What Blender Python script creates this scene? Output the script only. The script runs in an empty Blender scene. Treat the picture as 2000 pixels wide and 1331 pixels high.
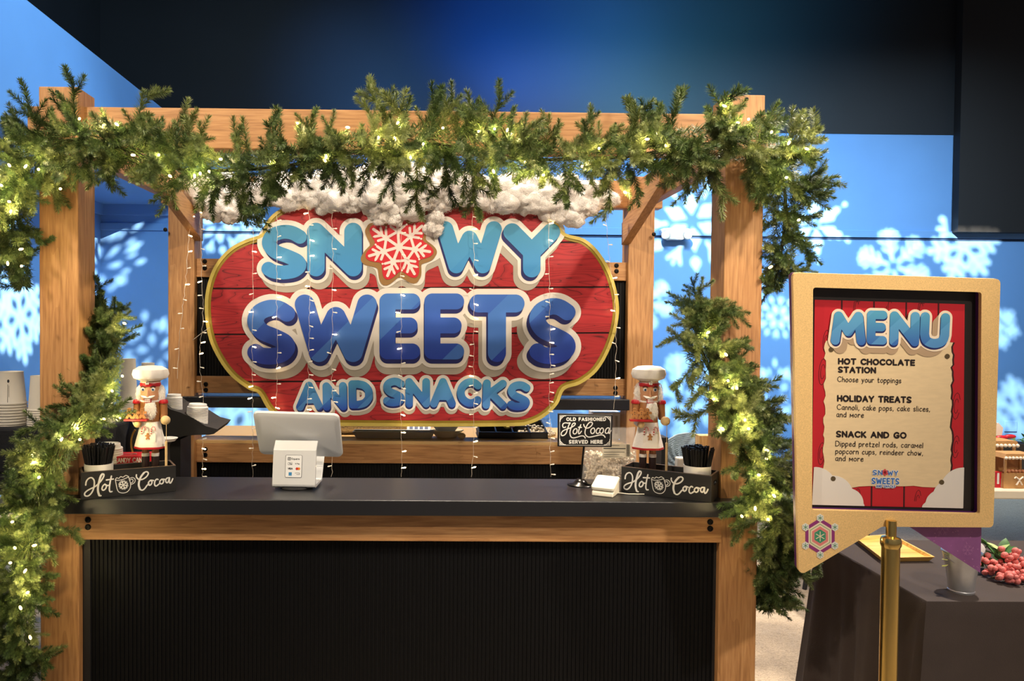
import bpy, bmesh, math, random
import numpy as np
from mathutils import Vector, Matrix, Quaternion, noise
random.seed(7)
PI = math.pi
sc = bpy.context.scene
COL = sc.collection

# ------------------------------------------------------------------ camera
F, CX, CY = 1500.0, 863.0, 665.5
CAM = Vector((0, 0, 1.62))
RM = (Matrix.Rotation(math.radians(-0.7), 3, 'Z') @ Matrix.Rotation(math.radians(90 - 1.26), 3, 'X')
      @ Matrix.Rotation(0.0083, 3, 'Z'))
cam_data = bpy.data.cameras.new('camera')
cam_data.sensor_width = 36
cam_data.lens = 27
cam_data.shift_x = (1000 - CX) / 2000
cam_data.clip_start = 0.05
cam = bpy.data.objects.new('camera', cam_data)
COL.objects.link(cam)
cam.matrix_world = Matrix.Translation(CAM) @ RM.to_4x4()
sc.camera = cam

def ray(px, py):
    return RM @ Vector(((px - CX) / F, -(py - CY) / F, -1))
def P(px, py, Y):                      # a pixel of the 2000 px photograph onto the plane y = Y
    d = ray(px, py); return CAM + d * (Y / d.y)
def PX(px, py, X):
    d = ray(px, py); return CAM + d * (X / d.x)
def PZ(px, py, Z):
    d = ray(px, py); return CAM + d * ((Z - CAM.z) / d.z)

def proj(v):
    d = RM.inverted() @ (Vector(v) - CAM); return CX + F * d.x / -d.z, CY - F * d.y / -d.z
# ------------------------------------------------------------------ exposure, world, lights
sc.view_settings.view_transform = 'Standard'
sc.view_settings.look = 'None'
sc.view_settings.exposure = 0.0
sc.view_settings.gamma = 1.0
sc.view_settings.use_curve_mapping = False
w = bpy.data.worlds.new('hall'); sc.world = w; w.use_nodes = True
w.node_tree.nodes['Background'].inputs[0].default_value = (0.45, 0.42, 0.42, 1)
w.node_tree.nodes['Background'].inputs[1].default_value = 0.36

def light(name, kind, loc, target, power, color, size=0.1, angle=60, blend=0.5, parent=None, size_y=None):
    d = bpy.data.lights.new(name, kind)
    d.energy = power; d.color = color
    if kind == 'SPOT':
        d.spot_size = math.radians(angle); d.spot_blend = blend; d.shadow_soft_size = size
    elif kind == 'AREA':
        d.size = size
        if size_y: d.shape = 'RECTANGLE'; d.size_y = size_y
    else:
        d.shadow_soft_size = size
    o = bpy.data.objects.new(name, d); COL.objects.link(o)
    o.location = loc
    if target is not None:
        o.rotation_euler = (Vector(target) - Vector(loc)).to_track_quat('-Z', 'Y').to_euler()
    if parent: o.parent = parent
    return o

WARM = (1.0, 0.83, 0.63)
# warm ceiling spots in front of and over the stall
light('ceiling_spot', 'SPOT', (-1.9, 0.2, 4.3), (0.1, 3.9, 1.5), 430, WARM, 0.06, 54, 0.5)
light('ceiling_spot', 'SPOT', (2.4, 0.5, 4.3), (-0.6, 3.7, 1.4), 480, WARM, 0.06, 54, 0.5)
light('ceiling_spot', 'SPOT', (0.3, 2.2, 4.6), (0.0, 4.2, 1.2), 200, WARM, 0.06, 70, 0.6)
light('ceiling_spot', 'SPOT', (2.0, -0.6, 3.9), (1.5, 2.6, 1.1), 420, (1, .86, .70), 0.06, 50, 0.6)
light('ceiling_spot', 'SPOT', (3.0, 3.6, 5.0), (2.5, 3.0, 0.0), 1100, (1, .86, .72), 0.08, 75, 0.6)
light('ceiling_spot', 'SPOT', (3.4, 2.0, 5.0), (2.0, 4.6, 0.0), 240, (1, .86, .70), 0.08, 60, 0.8)  # added lamp to warm and brighten the carpet at the right
light('ceiling_spot', 'SPOT', (-2.6, 0.6, 4.6), (-1.4, 3.1, 0.8), 160, WARM, 0.08, 60, 0.7)
light('ceiling_spot', 'SPOT', (0.2, 4.45, 4.9), (0.1, 4.32, 0.9), 1000, (1, .86, .68), 0.08, 60, 0.7)  # added lamp to brighten the goods on the rear ledge behind the sign
# blue wall washers and the blue spots on the black wall above
def wash(*a, spread=110, **k):
    o = light(*a, **k); o.data.spread = math.radians(spread); return o
wash('wall_wash', 'AREA', (3.0, 5.3, 5.2), (3.5, 8.5, 2.0), 135, (0.62, 0.84, 1.0), 5.0, size_y=0.3, spread=75)
wash('wall_wash', 'AREA', (0.6, 3.6, 5.3), (-3.4, 6.6, 2.8), 82, (0.58, 0.84, 1.0), 1.8, size_y=0.3, spread=95)
light('blue_spot', 'SPOT', (0.9, 6.3, 4.2), (1.15, 8.5, 5.1), 1250, (0.02, 0.20, 1.0), 0.05, 84, 1.0)
light('blue_spot', 'SPOT', (-0.5, 6.3, 4.3), (-0.7, 8.5, 4.2), 260, (0.08, 0.36, 1.0), 0.05, 66, 1.0)
light('teal_spot', 'SPOT', (2.4, 6.0, 4.2), (2.7, 8.5, 4.9), 900, (0.10, 0.50, 0.80), 0.05, 90, 1.0)

# ------------------------------------------------------------------ materials
def lin(c):
    return tuple(((v / 255) / 12.92 if v / 255 <= 0.04045 else ((v / 255 + 0.055) / 1.055) ** 2.4) for v in c)
MATS = {}
def mat(name, rgb, rough=0.6, metal=0.0, spec=0.5, noise_amt=0.0, noise_scale=20, bump=0.0, bump_scale=60,
        emit=None, emit_s=0, trans=0, alpha=1, sss=0, coat=0, stretch=(1, 1, 1)):
    if name in MATS: return MATS[name]
    m = bpy.data.materials.new(name); m.use_nodes = True
    nt = m.node_tree; b = nt.nodes['Principled BSDF']
    c = lin(rgb) + (1,)
    b.inputs['Base Color'].default_value = c
    b.inputs['Roughness'].default_value = rough
    b.inputs['Metallic'].default_value = metal
    b.inputs['Specular IOR Level'].default_value = spec
    b.inputs['Transmission Weight'].default_value = trans
    b.inputs['Alpha'].default_value = alpha
    b.inputs['Coat Weight'].default_value = coat
    if sss:
        b.inputs['Subsurface Weight'].default_value = sss
        b.inputs['Subsurface Radius'].default_value = (0.06, 0.055, 0.05)
    if emit:
        b.inputs['Emission Color'].default_value = lin(emit) + (1,)
        b.inputs['Emission Strength'].default_value = emit_s
    if noise_amt or bump:
        tc = nt.nodes.new('ShaderNodeTexCoord'); mp = nt.nodes.new('ShaderNodeMapping')
        mp.inputs['Scale'].default_value = stretch
        nt.links.new(tc.outputs['Object'], mp.inputs[0])
    if noise_amt:
        n = nt.nodes.new('ShaderNodeTexNoise'); n.inputs['Scale'].default_value = noise_scale
        n.inputs['Detail'].default_value = 5
        nt.links.new(mp.outputs[0], n.inputs['Vector'])
        r = nt.nodes.new('ShaderNodeValToRGB')
        r.color_ramp.elements[0].position = 0.3; r.color_ramp.elements[1].position = 0.7
        lo = tuple(max(0, v * (1 - noise_amt)) for v in c[:3]) + (1,)
        hi = tuple(min(1, v * (1 + noise_amt)) for v in c[:3]) + (1,)
        r.color_ramp.elements[0].color = lo; r.color_ramp.elements[1].color = hi
        nt.links.new(n.outputs[0], r.inputs[0]); nt.links.new(r.outputs[0], b.inputs['Base Color'])
    if bump:
        n = nt.nodes.new('ShaderNodeTexNoise'); n.inputs['Scale'].default_value = bump_scale
        nt.links.new(mp.outputs[0], n.inputs['Vector'])
        bp = nt.nodes.new('ShaderNodeBump'); bp.inputs['Strength'].default_value = bump
        bp.inputs['Distance'].default_value = 0.01
        nt.links.new(n.outputs[0], bp.inputs['Height']); nt.links.new(bp.outputs[0], b.inputs['Normal'])
    MATS[name] = m
    return m

def wood(name, axis, base=(176, 128, 80), dark=(142, 98, 58), light_=(192, 146, 96), grain=38, knots=True):
    if name in MATS: return MATS[name]
    m = bpy.data.materials.new(name); m.use_nodes = True
    nt = m.node_tree; b = nt.nodes['Principled BSDF']; L = nt.links.new
    tc = nt.nodes.new('ShaderNodeTexCoord'); mp = nt.nodes.new('ShaderNodeMapping')
    s = [1.0, 1.0, 1.0]; s[axis] = 0.07
    mp.inputs['Scale'].default_value = s
    L(tc.outputs['Object'], mp.inputs[0])
    n1 = nt.nodes.new('ShaderNodeTexNoise'); n1.inputs['Scale'].default_value = 7; n1.inputs['Detail'].default_value = 2
    L(mp.outputs[0], n1.inputs['Vector'])
    mul = nt.nodes.new('ShaderNodeMath'); mul.operation = 'MULTIPLY'; mul.inputs[1].default_value = 14
    L(n1.outputs[0], mul.inputs[0])
    fr = nt.nodes.new('ShaderNodeMath'); fr.operation = 'FRACT'; L(mul.outputs[0], fr.inputs[0])
    n2 = nt.nodes.new('ShaderNodeTexNoise'); n2.inputs['Scale'].default_value = grain * 3; n2.inputs['Detail'].default_value = 4
    L(mp.outputs[0], n2.inputs['Vector'])
    mx = nt.nodes.new('ShaderNodeMath'); mx.operation = 'MULTIPLY_ADD'; mx.inputs[1].default_value = 0.16
    L(fr.outputs[0], mx.inputs[0]); L(n2.outputs[0], mx.inputs[2])
    r = nt.nodes.new('ShaderNodeValToRGB'); e = r.color_ramp.elements
    e[0].position = 0.35; e[0].color = lin(light_) + (1,)
    e[1].position = 0.9; e[1].color = lin(dark) + (1,)
    k = e.new(0.6); k.color = lin(base) + (1,)
    L(mx.outputs[0], r.inputs[0])
    out = r.outputs[0]
    if knots:
        mp2 = nt.nodes.new('ShaderNodeMapping'); s2 = [1.0, 1.0, 1.0]; s2[axis] = 0.4
        mp2.inputs['Scale'].default_value = s2; L(tc.outputs['Object'], mp2.inputs[0])
        v = nt.nodes.new('ShaderNodeTexVoronoi'); v.inputs['Scale'].default_value = 5.2
        L(mp2.outputs[0], v.inputs['Vector'])
        kr = nt.nodes.new('ShaderNodeValToRGB'); kr.color_ramp.elements[0].position = 0.05
        kr.color_ramp.elements[1].position = 0.09
        kr.color_ramp.elements[0].color = lin((92, 54, 26)) + (1,); kr.color_ramp.elements[1].color = (1, 1, 1, 1)
        L(v.outputs['Distance'], kr.inputs[0])
        mm = nt.nodes.new('ShaderNodeMix'); mm.data_type = 'RGBA'; mm.blend_type = 'MULTIPLY'; mm.inputs[0].default_value = 0.8
        L(out, mm.inputs[6]); L(kr.outputs[0], mm.inputs[7]); out = mm.outputs[2]
    L(out, b.inputs['Base Color'])
    b.inputs['Roughness'].default_value = 0.55
    bp = nt.nodes.new('ShaderNodeBump'); bp.inputs['Strength'].default_value = 0.15; bp.inputs['Distance'].default_value = 0.004
    L(n2.outputs[0], bp.inputs['Height']); L(bp.outputs[0], b.inputs['Normal'])
    MATS[name] = m
    return m
WX, WY, WZ = wood('cedar_x', 0), wood('cedar_y', 1), wood('cedar_z', 2)
BLACK = mat('black_laminate', (26, 27, 31), 0.32, spec=0.6, bump=0.12, bump_scale=900)
SOFTBLACK = mat('black_paint', (22, 22, 25), 0.6)
WHITE = mat('white_plastic', (232, 230, 226), 0.35)
STEEL = mat('steel', (190, 190, 190), 0.3, 1.0)
BOLT = mat('bolt_black', (18, 16, 15), 0.4, 0.6)

def carpet_mat():
    m = bpy.data.materials.new('carpet'); m.use_nodes = True
    nt = m.node_tree; b = nt.nodes['Principled BSDF']; L = nt.links.new
    tc = nt.nodes.new('ShaderNodeTexCoord'); mp = nt.nodes.new('ShaderNodeMapping')
    mp.inputs['Scale'].default_value = (1, 4.5, 1); mp.inputs['Rotation'].default_value = (0, 0, 0.05)
    L(tc.outputs['Object'], mp.inputs[0])
    n = nt.nodes.new('ShaderNodeTexNoise'); n.inputs['Scale'].default_value = 13; n.inputs['Detail'].default_value = 3
    n.inputs['Distortion'].default_value = 1.6
    L(mp.outputs[0], n.inputs['Vector'])
    mu = nt.nodes.new('ShaderNodeMath'); mu.operation = 'MULTIPLY'; mu.inputs[1].default_value = 9; L(n.outputs[0], mu.inputs[0])
    fr = nt.nodes.new('ShaderNodeMath'); fr.operation = 'FRACT'; L(mu.outputs[0], fr.inputs[0])
    r = nt.nodes.new('ShaderNodeValToRGB'); e = r.color_ramp.elements
    e[0].position = 0.0; e[0].color = lin((124, 110, 94)) + (1,)
    e[1].position = 0.45; e[1].color = lin((198, 180, 156)) + (1,)
    L(fr.outputs[0], r.inputs[0]); L(r.outputs[0], b.inputs['Base Color'])
    b.inputs['Roughness'].default_value = 0.95
    n3 = nt.nodes.new('ShaderNodeTexNoise'); n3.inputs['Scale'].default_value = 300; L(tc.outputs['Object'], n3.inputs['Vector'])
    bp = nt.nodes.new('ShaderNodeBump'); bp.inputs['Strength'].default_value = 0.5; bp.inputs['Distance'].default_value = 0.01
    L(n3.outputs[0], bp.inputs['Height']); L(bp.outputs[0], b.inputs['Normal'])
    return m

# ------------------------------------------------------------------ mesh builder
class MB:
    def __init__(s): s.v = []; s.f = []
    def add(s, vs, fs):
        o = len(s.v); s.v += [tuple(v) for v in vs]; s.f += [tuple(i + o for i in f) for f in fs]; return s
    def box(s, x0, x1, y0, y1, z0, z1, M=None):
        vs = [Vector((x, y, z)) for x in (x0, x1) for y in (y0, y1) for z in (z0, z1)]
        if M: vs = [M @ v for v in vs]
        return s.add(vs, [(0, 1, 3, 2), (4, 6, 7, 5), (0, 4, 5, 1), (2, 3, 7, 6), (0, 2, 6, 4), (1, 5, 7, 3)])
    def tube(s, pts, r, n=8, cap=True):
        pts = [Vector(p) for p in pts]; rs = r if isinstance(r, (list, tuple)) else [r] * len(pts)
        vs = []; fs = []; ref = None
        for i, p in enumerate(pts):
            t = (pts[min(i + 1, len(pts) - 1)] - pts[max(i - 1, 0)])
            t = t.normalized() if t.length > 1e-9 else Vector((0, 0, 1))
            if ref is None: ref = t.orthogonal().normalized()
            ref = (ref - t * ref.dot(t)); ref = ref.normalized() if ref.length > 1e-6 else t.orthogonal().normalized()
            bn = t.cross(ref)
            for k in range(n):
                a = 2 * PI * k / n
                vs.append(p + (ref * math.cos(a) + bn * math.sin(a)) * rs[i])
        for i in range(len(pts) - 1):
            for k in range(n):
                fs.append((i * n + k, i * n + (k + 1) % n, (i + 1) * n + (k + 1) % n, (i + 1) * n + k))
        if cap:
            fs.append(tuple(range(n))[::-1]); fs.append(tuple((len(pts) - 1) * n + k for k in range(n)))
        return s.add(vs, fs)
    def lathe(s, prof, n=24, c=(0, 0, 0), sx=1, sy=1, M=None, fn=None):
        vs = []; fs = []
        for j, (r, z) in enumerate(prof):
            for k in range(n):
                a = 2 * PI * k / n
                rr = r * (fn(a, j) if fn else 1)
                v = Vector((rr * math.cos(a) * sx, rr * math.sin(a) * sy, z)) + Vector(c)
                vs.append(M @ v if M else v)
        for j in range(len(prof) - 1):
            for k in range(n):
                fs.append((j * n + k, j * n + (k + 1) % n, (j + 1) * n + (k + 1) % n, (j + 1) * n + k))
        if prof[0][0] > 1e-6: fs.append(tuple(range(n))[::-1])
        if prof[-1][0] > 1e-6: fs.append(tuple((len(prof) - 1) * n + k for k in range(n)))
        return s.add(vs, fs)
    def ball(s, c, r, n=16, m=10, sx=1, sy=1, sz=1, M=None):
        prof = [(r * math.sin(PI * j / m), -r * math.cos(PI * j / m) * sz) for j in range(m + 1)]
        prof[0] = (1e-5, prof[0][1]); prof[-1] = (1e-5, prof[-1][1])
        return s.lathe(prof, n, c, sx, sy, M)
    def prism(s, poly, d0, d1, fn):            # fn(u, v, d) -> point
        n = len(poly)
        vs = [fn(u, v, d0) for u, v in poly] + [fn(u, v, d1) for u, v in poly]
        fs = [tuple(range(n)), tuple(range(2 * n - 1, n - 1, -1))]
        fs += [(i, i + n, (i + 1) % n + n, (i + 1) % n) for i in range(n)]
        return s.add(vs, fs)

def mesh_obj(name, mb, m, parent=None, world=False, smooth=False, bevel=0, kind=None, label=None):
    me = bpy.data.meshes.new(name)
    me.from_pydata([tuple(v) for v in mb.v], [], mb.f)
    bm = bmesh.new(); bm.from_mesh(me)
    bmesh.ops.recalc_face_normals(bm, faces=bm.faces[:]) if len(bm.faces) < 60000 else None
    bm.to_mesh(me); bm.free()
    if smooth:
        me.polygons.foreach_set('use_smooth', [True] * len(me.polygons))
        try: me.set_sharp_from_angle(angle=math.radians(40))
        except Exception: pass
    me.materials.append(m)
    o = bpy.data.objects.new(name, me); COL.objects.link(o)
    if parent is not None:
        o.parent = parent
        if world:
            pi = Matrix.Translation(-Vector(parent.location))
            p2 = parent.parent
            if p2 is not None and parent.type == 'MESH': pi = Matrix.Identity(4)
            o.matrix_parent_inverse = pi if parent.type == 'EMPTY' else Matrix.Identity(4)
    if bevel:
        bv = o.modifiers.new('bevel', 'BEVEL'); bv.width = bevel; bv.segments = 2; bv.limit_method = 'ANGLE'
        bv.harden_normals = False
    if kind: o['kind'] = kind
    if label: o['label'] = label
    return o
def thing(name, label, cat, loc=(0, 0, 0), rotz=0, group=None):
    o = bpy.data.objects.new(name, None); COL.objects.link(o); o.empty_display_size = 0.05
    o.location = loc; o.rotation_euler = (0, 0, rotz); o['label'] = label; o['category'] = cat
    if group: o['group'] = group
    return o
def tag(o, label, cat, group=None, kind=None):
    o['label'] = label; o['category'] = cat
    if group: o['group'] = group
    if kind: o['kind'] = kind
    return o
def copy_tree(o, parent=None):
    c = o.copy(); COL.objects.link(c)
    if parent: c.parent = parent
    for ch in list(o.children): copy_tree(ch, c)
    return c
def box(name, b, m, parent=None, world=True, bevel=0, **k):
    return mesh_obj(name, MB().box(*b), m, parent, world, False, bevel, **k)

# ------------------------------------------------------------------ flat shapes: distance fields, contours, filled outlines
def catmull(p, closed=False, n=6):
    p = [np.array(q, float) for q in p]
    if len(p) < 3: return p
    out = []; N = len(p)
    rng = range(N) if closed else range(N - 1)
    for i in rng:
        if closed: a, b, c, d = p[(i - 1) % N], p[i], p[(i + 1) % N], p[(i + 2) % N]
        else: a, b, c, d = p[max(i - 1, 0)], p[i], p[i + 1], p[min(i + 2, N - 1)]
        for k in range(n):
            t = k / n
            out.append(0.5 * ((2 * b) + (-a + c) * t + (2 * a - 5 * b + 4 * c - d) * t * t + (-a + 3 * b - 3 * c + d) * t ** 3))
    if not closed: out.append(p[-1])
    return out
class Field:
    def __init__(s, x0, x1, y0, y1, step):
        s.xs = np.arange(x0, x1 + step, step); s.ys = np.arange(y0, y1 + step, step)
        s.X, s.Y = np.meshgrid(s.xs, s.ys); s.D = np.full(s.X.shape, 1e3)
    def stroke(s, pts, r):
        rs = r if isinstance(r, (list, tuple)) else [r] * len(pts)
        if len(pts) == 1: s.D = np.minimum(s.D, np.hypot(s.X - pts[0][0], s.Y - pts[0][1]) - rs[0]); return s
        for i in range(len(pts) - 1):
            ax, ay = pts[i][0], pts[i][1]; bx, by = pts[i + 1][0], pts[i + 1][1]
            dx, dy = bx - ax, by - ay; L = dx * dx + dy * dy + 1e-12
            t = np.clip(((s.X - ax) * dx + (s.Y - ay) * dy) / L, 0, 1)
            s.D = np.minimum(s.D, np.hypot(s.X - ax - t * dx, s.Y - ay - t * dy) - (rs[i] + (rs[i + 1] - rs[i]) * t))
        return s
    def polygon(s, pts):                        # signed distance of a closed polygon
        d = np.full(s.X.shape, 1e6); ins = np.zeros(s.X.shape, bool); n = len(pts)
        for i in range(n):
            ax, ay = pts[i][0], pts[i][1]; bx, by = pts[(i + 1) % n][0], pts[(i + 1) % n][1]
            dx, dy = bx - ax, by - ay; L = dx * dx + dy * dy + 1e-12
            t = np.clip(((s.X - ax) * dx + (s.Y - ay) * dy) / L, 0, 1)
            d = np.minimum(d, np.hypot(s.X - ax - t * dx, s.Y - ay - t * dy))
            c = ((ay > s.Y) != (by > s.Y))
            with np.errstate(all='ignore'):
                xi = dx * (s.Y - ay) / (dy if abs(dy) > 1e-12 else 1e-12) + ax
            ins ^= (c & (s.X < xi))
        return np.where(ins, -d, d)
    def loops(s, level=0.0, D=None):
        D = (s.D if D is None else D) - level
        D = np.pad(D, 1, constant_values=1.0)
        D[D == 0] = 1e-6
        st = s.xs[1] - s.xs[0]
        X0, Y0 = s.xs[0] - st, s.ys[0] - st
        ins = D < 0
        code = ins[:-1, :-1] * 1 + ins[:-1, 1:] * 2 + ins[1:, 1:] * 4 + ins[1:, :-1] * 8
        nxt = {}
        def pt(e):
            k, j, i = e
            if k == 0: a, b = D[j, i], D[j, i + 1]; return (X0 + st * (i + a / (a - b)), Y0 + st * j)
            a, b = D[j, i], D[j + 1, i]; return (X0 + st * i, Y0 + st * (j + a / (a - b)))
        T = {1: [(3, 0)], 2: [(0, 1)], 3: [(3, 1)], 4: [(1, 2)], 5: [(3, 2), (1, 0)], 6: [(0, 2)], 7: [(3, 2)],
             8: [(2, 3)], 9: [(2, 0)], 10: [(0, 3), (2, 1)], 11: [(2, 1)], 12: [(1, 3)], 13: [(1, 0)], 14: [(0, 3)]}
        J, I = np.nonzero((code > 0) & (code < 15))
        for j, i in zip(J.tolist(), I.tolist()):
            E = ((0, j, i), (1, j, i + 1), (0, j + 1, i), (1, j, i))
            for a, b in T[int(code[j, i])]: nxt[E[a]] = E[b]
        out = []
        while nxt:
            s0 = next(iter(nxt)); lp = []; e = s0
            while e in nxt:
                n2 = nxt.pop(e); lp.append(pt(e)); e = n2
            if len(lp) > 5: out.append(simplify(lp, st * 0.12))
        return [l for l in out if len(l) > 2]
def simplify(lp, tol):
    a = np.array(lp); n = len(a)
    keep = np.zeros(n, bool); m = n // 2; keep[0] = keep[m] = True
    stack = [(0, m), (m, n)]
    while stack:
        i, j = stack.pop()
        if j - i < 2: continue
        p, q = a[i], a[j % n]; d = q - p; L = np.hypot(*d) + 1e-12
        seg = a[i + 1:j]
        dist = np.abs((seg[:, 0] - p[0]) * d[1] - (seg[:, 1] - p[1]) * d[0]) / L
        k = int(dist.argmax())
        if dist[k] > tol: keep[i + 1 + k] = True; stack += [(i, i + 1 + k), (i + 1 + k, j)]
    return [tuple(v) for v in a[keep]]
def fill(name, loops, depth, fn, m, parent=None, world=True, **k):
    """Filled outline with holes, 'depth' thick; fn(u, v, d) gives the point, d from 0 (back) to depth (front)."""
    cu = bpy.data.curves.new('tmp', 'CURVE'); cu.dimensions = '2D'; cu.fill_mode = 'BOTH'; cu.extrude = 0.5
    for lp in loops:
        sp = cu.splines.new('POLY'); sp.points.add(len(lp) - 1)
        for i, q in enumerate(lp): sp.points[i].co = (q[0], q[1], 0, 1)
        sp.use_cyclic_u = True
    o = bpy.data.objects.new('tmp', cu)
    me = o.to_mesh()
    mb = MB(); mb.v = [fn(v.co.x, v.co.y, (v.co.z + 0.5) * depth) for v in me.vertices]
    mb.f = [tuple(p.vertices) for p in me.polygons]
    o.to_mesh_clear(); bpy.data.objects.remove(o); bpy.data.curves.remove(cu)
    return mesh_obj(name, mb, m, parent, world, **k)

# ------------------------------------------------------------------ stroke alphabet
GL = {
 'A': (.78, "0,0 .39,1 .78,0|.14,.34 .64,.34"), 'B': (.62, "0,0 0,1 .35,1|~.35,1 .55,.92 .58,.76 .5,.58 .35,.54|0,.54 .35,.54|~.35,.54 .58,.46 .64,.27 .55,.07 .35,0|.35,0 0,0"),
 'C': (.74, "~.74,.84 .56,.98 .32,.98 .09,.8 0,.5 .09,.2 .32,.02 .56,.02 .74,.16"),
 'D': (.72, "0,0 0,1 .25,1|~.25,1 .52,.92 .7,.7 .72,.5 .7,.3 .52,.08 .25,0|.25,0 0,0"),
 'E': (.56, "0,0 0,1 .56,1|0,.52 .5,.52|0,0 .56,0"), 'F': (.54, "0,0 0,1 .54,1|0,.5 .46,.5"),
 'G': (.76, "~.72,.84 .54,.99 .3,.97 .08,.78 0,.48 .1,.17 .34,.01 .58,.04 .75,.2 .76,.44|.46,.44 .76,.44"),
 'H': (.66, "0,0 0,1|.66,0 .66,1|0,.52 .66,.52"), 'I': (.05, "0.02,0 0.02,1"),
 'K': (.64, "0,0 0,1|.6,1 0,.42|.16,.56 .64,0"), 'L': (.52, "0,1 0,0 .52,0"),
 'M': (.86, "0,0 .1,1 .43,.36 .76,1 .86,0"), 'N': (.68, "0,0 0,1 .68,0 .68,1"),
 'O': (.84, "~.42,1 .16,.9 .01,.64 .01,.36 .16,.1 .42,0 .68,.1 .83,.36 .83,.64 .68,.9 .42,1"),
 'P': (.6, "0,0 0,1 .32,1|~.32,1 .55,.92 .6,.72 .55,.52 .32,.44|.32,.44 0,.44"),
 'R': (.62, "0,0 0,1 .32,1|~.32,1 .54,.92 .59,.72 .52,.52 .32,.46|.32,.46 0,.46|.3,.46 .62,0"),
 'S': (.62, "~.60,.89 .44,.99 .25,1 .06,.9 .0,.71 .12,.52 .37,.4 .56,.29 .6,.17 .5,.05 .29,0 .1,.02 0,.085"),
 'T': (.7, "0,1 .7,1|.35,1 .35,0"), 'U': (.68, "0,1 0,.34|~0,.34 .08,.1 .34,0 .6,.1 .68,.34|.68,.34 .68,1"),
 'V': (.74, "0,1 .37,0 .74,1"), 'W': (1.06, "0,1 .24,0 .53,.74 .82,0 1.06,1"), 'Y': (.74, "0,1 .37,.46 .74,1|.37,.46 .37,0"),
 'Z': (.6, "0,1 .6,1 0,0 .6,0"),
 'a': (.46, "~.42,.58 .22,.64 .04,.46 .02,.2 .16,.02 .32,.1 .43,.3|~.45,.62 .42,.3 .43,.1 .5,0"),
 'b': (.46, "0,1 0,0|~0,.2 .12,.58 .34,.6 .46,.36 .38,.08 .2,0 0,.14"),
 'c': (.4, "~.4,.52 .26,.63 .08,.52 0,.28 .1,.05 .26,.0 .42,.12"),
 'd': (.46, "~.42,.5 .26,.62 .06,.48 .0,.22 .14,.0 .32,.06 .44,.26|.46,1 .46,0"),
 'e': (.44, "~.03,.32 .3,.34 .44,.42 .36,.6 .18,.6 .03,.42 .02,.18 .16,.0 .34,.02 .46,.12"),
 'f': (.34, "~.36,.92 .24,1 .14,.88 .13,.6|.13,.62 .13,0|0,.58 .3,.6"),
 'g': (.46, "~.42,.56 .22,.64 .04,.46 .04,.2 .2,.04 .38,.18 .44,.42|~.45,.6 .46,.1 .4,-.24 .2,-.34 .02,-.24"),
 'h': (.44, "0,1 0,0|~0,.3 .14,.58 .32,.58 .42,.4 .44,0"), 'i': (.05, ".02,.6 .02,0|.02,.84 .02,.86"),
 'k': (.42, "0,1 0,0|.38,.6 0,.24|.1,.34 .42,0"), 'l': (.05, ".02,1 .02,0"),
 'm': (.6, "0,.62 0,0|0,.62 .3,.2 .58,.62 .6,0"),
 'n': (.42, "0,.62 0,0|~0,.34 .14,.6 .32,.58 .42,.38 .42,0"),
 'o': (.48, "~.24,.62 .06,.5 .0,.28 .1,.05 .26,.0 .44,.1 .48,.34 .4,.56 .24,.62"),
 'p': (.46, "0,.62 0,-.34|~0,.3 .12,.58 .32,.62 .46,.4 .4,.12 .22,0 0,.1"),
 'r': (.34, "0,.62 0,0|~0,.3 .1,.54 .24,.62 .36,.54"),
 's': (.38, "~.36,.52 .22,.63 .04,.54 .06,.38 .28,.28 .38,.14 .24,.0 .0,.1"),
 't': (.36, "~.14,.9 .13,.4 .16,.08 .26,.0 .36,.06|0,.6 .34,.62"),
 'u': (.44, "~0,.62 .0,.3 .08,.04 .24,.0 .38,.14 .44,.34|.44,.62 .46,0"),
 'w': (.62, "0,.62 .16,0 .31,.46 .46,0 .62,.62"), 'x': (.42, "0,.62 .42,0|0,0 .42,.62"),
 'y': (.44, "0,.62 .22,.06|~.46,.62 .24,.04 .12,-.24 .0,-.34"), 'z': (.4, "0,.6 .4,.6 0,0 .4,0"),
 ',': (.1, ".06,.06 .0,-.14"), '.': (.05, ".02,0 .02,.02"), ' ': (.3, ""), '&': (.6, "0,0 .6,.9"),
}
def glyph(ch):
    wd, s = GL[ch]; out = []
    for seg in s.split('|'):
        if not seg: continue
        sm = seg[0] == '~'; seg = seg.lstrip('~')
        pts = [tuple(float(a) for a in q.split(',')) for q in seg.split()]
        out.append([tuple(q) for q in catmull(pts, n=5)] if sm else pts)
    return wd, out
def ribbons(strokes, wdt, fn, mb, d=0.0):
    """Pen strokes as flat ribbons with round ends; fn(u, v, d)."""
    for si, pts in enumerate(strokes):
        keep = [pts[0]]
        for q in pts[1:-1]:
            if math.hypot(q[0] - keep[-1][0], q[1] - keep[-1][1]) > wdt * .95: keep.append(q)
        if len(pts) > 1:
            if len(keep) > 1 and math.hypot(pts[-1][0] - keep[-1][0], pts[-1][1] - keep[-1][1]) < wdt * .5: keep.pop()
            keep.append(pts[-1])
        pts = keep; d0 = d + (si % 4) * 1.6e-4
        for i in range(len(pts) - 1):
            a = np.array(pts[i][:2], float); b = np.array(pts[i + 1][:2], float)
            t = b - a; L = np.hypot(*t)
            if L < 1e-9: continue
            n = np.array((-t[1], t[0])) / L * wdt; dd = d0 + (i % 5) * 1.3e-5
            mb.add([fn(*(a + n), dd), fn(*(b + n), dd), fn(*(b - n), dd), fn(*(a - n), dd)], [(0, 1, 2, 3)])
        for i, q in enumerate(pts):
            dd = d0 + 8e-5 + (i % 5) * 1.3e-5
            mb.add([fn(q[0] + wdt * math.cos(k * PI / 5), q[1] + wdt * math.sin(k * PI / 5), dd) for k in range(10)], [tuple(range(10))])
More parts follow.
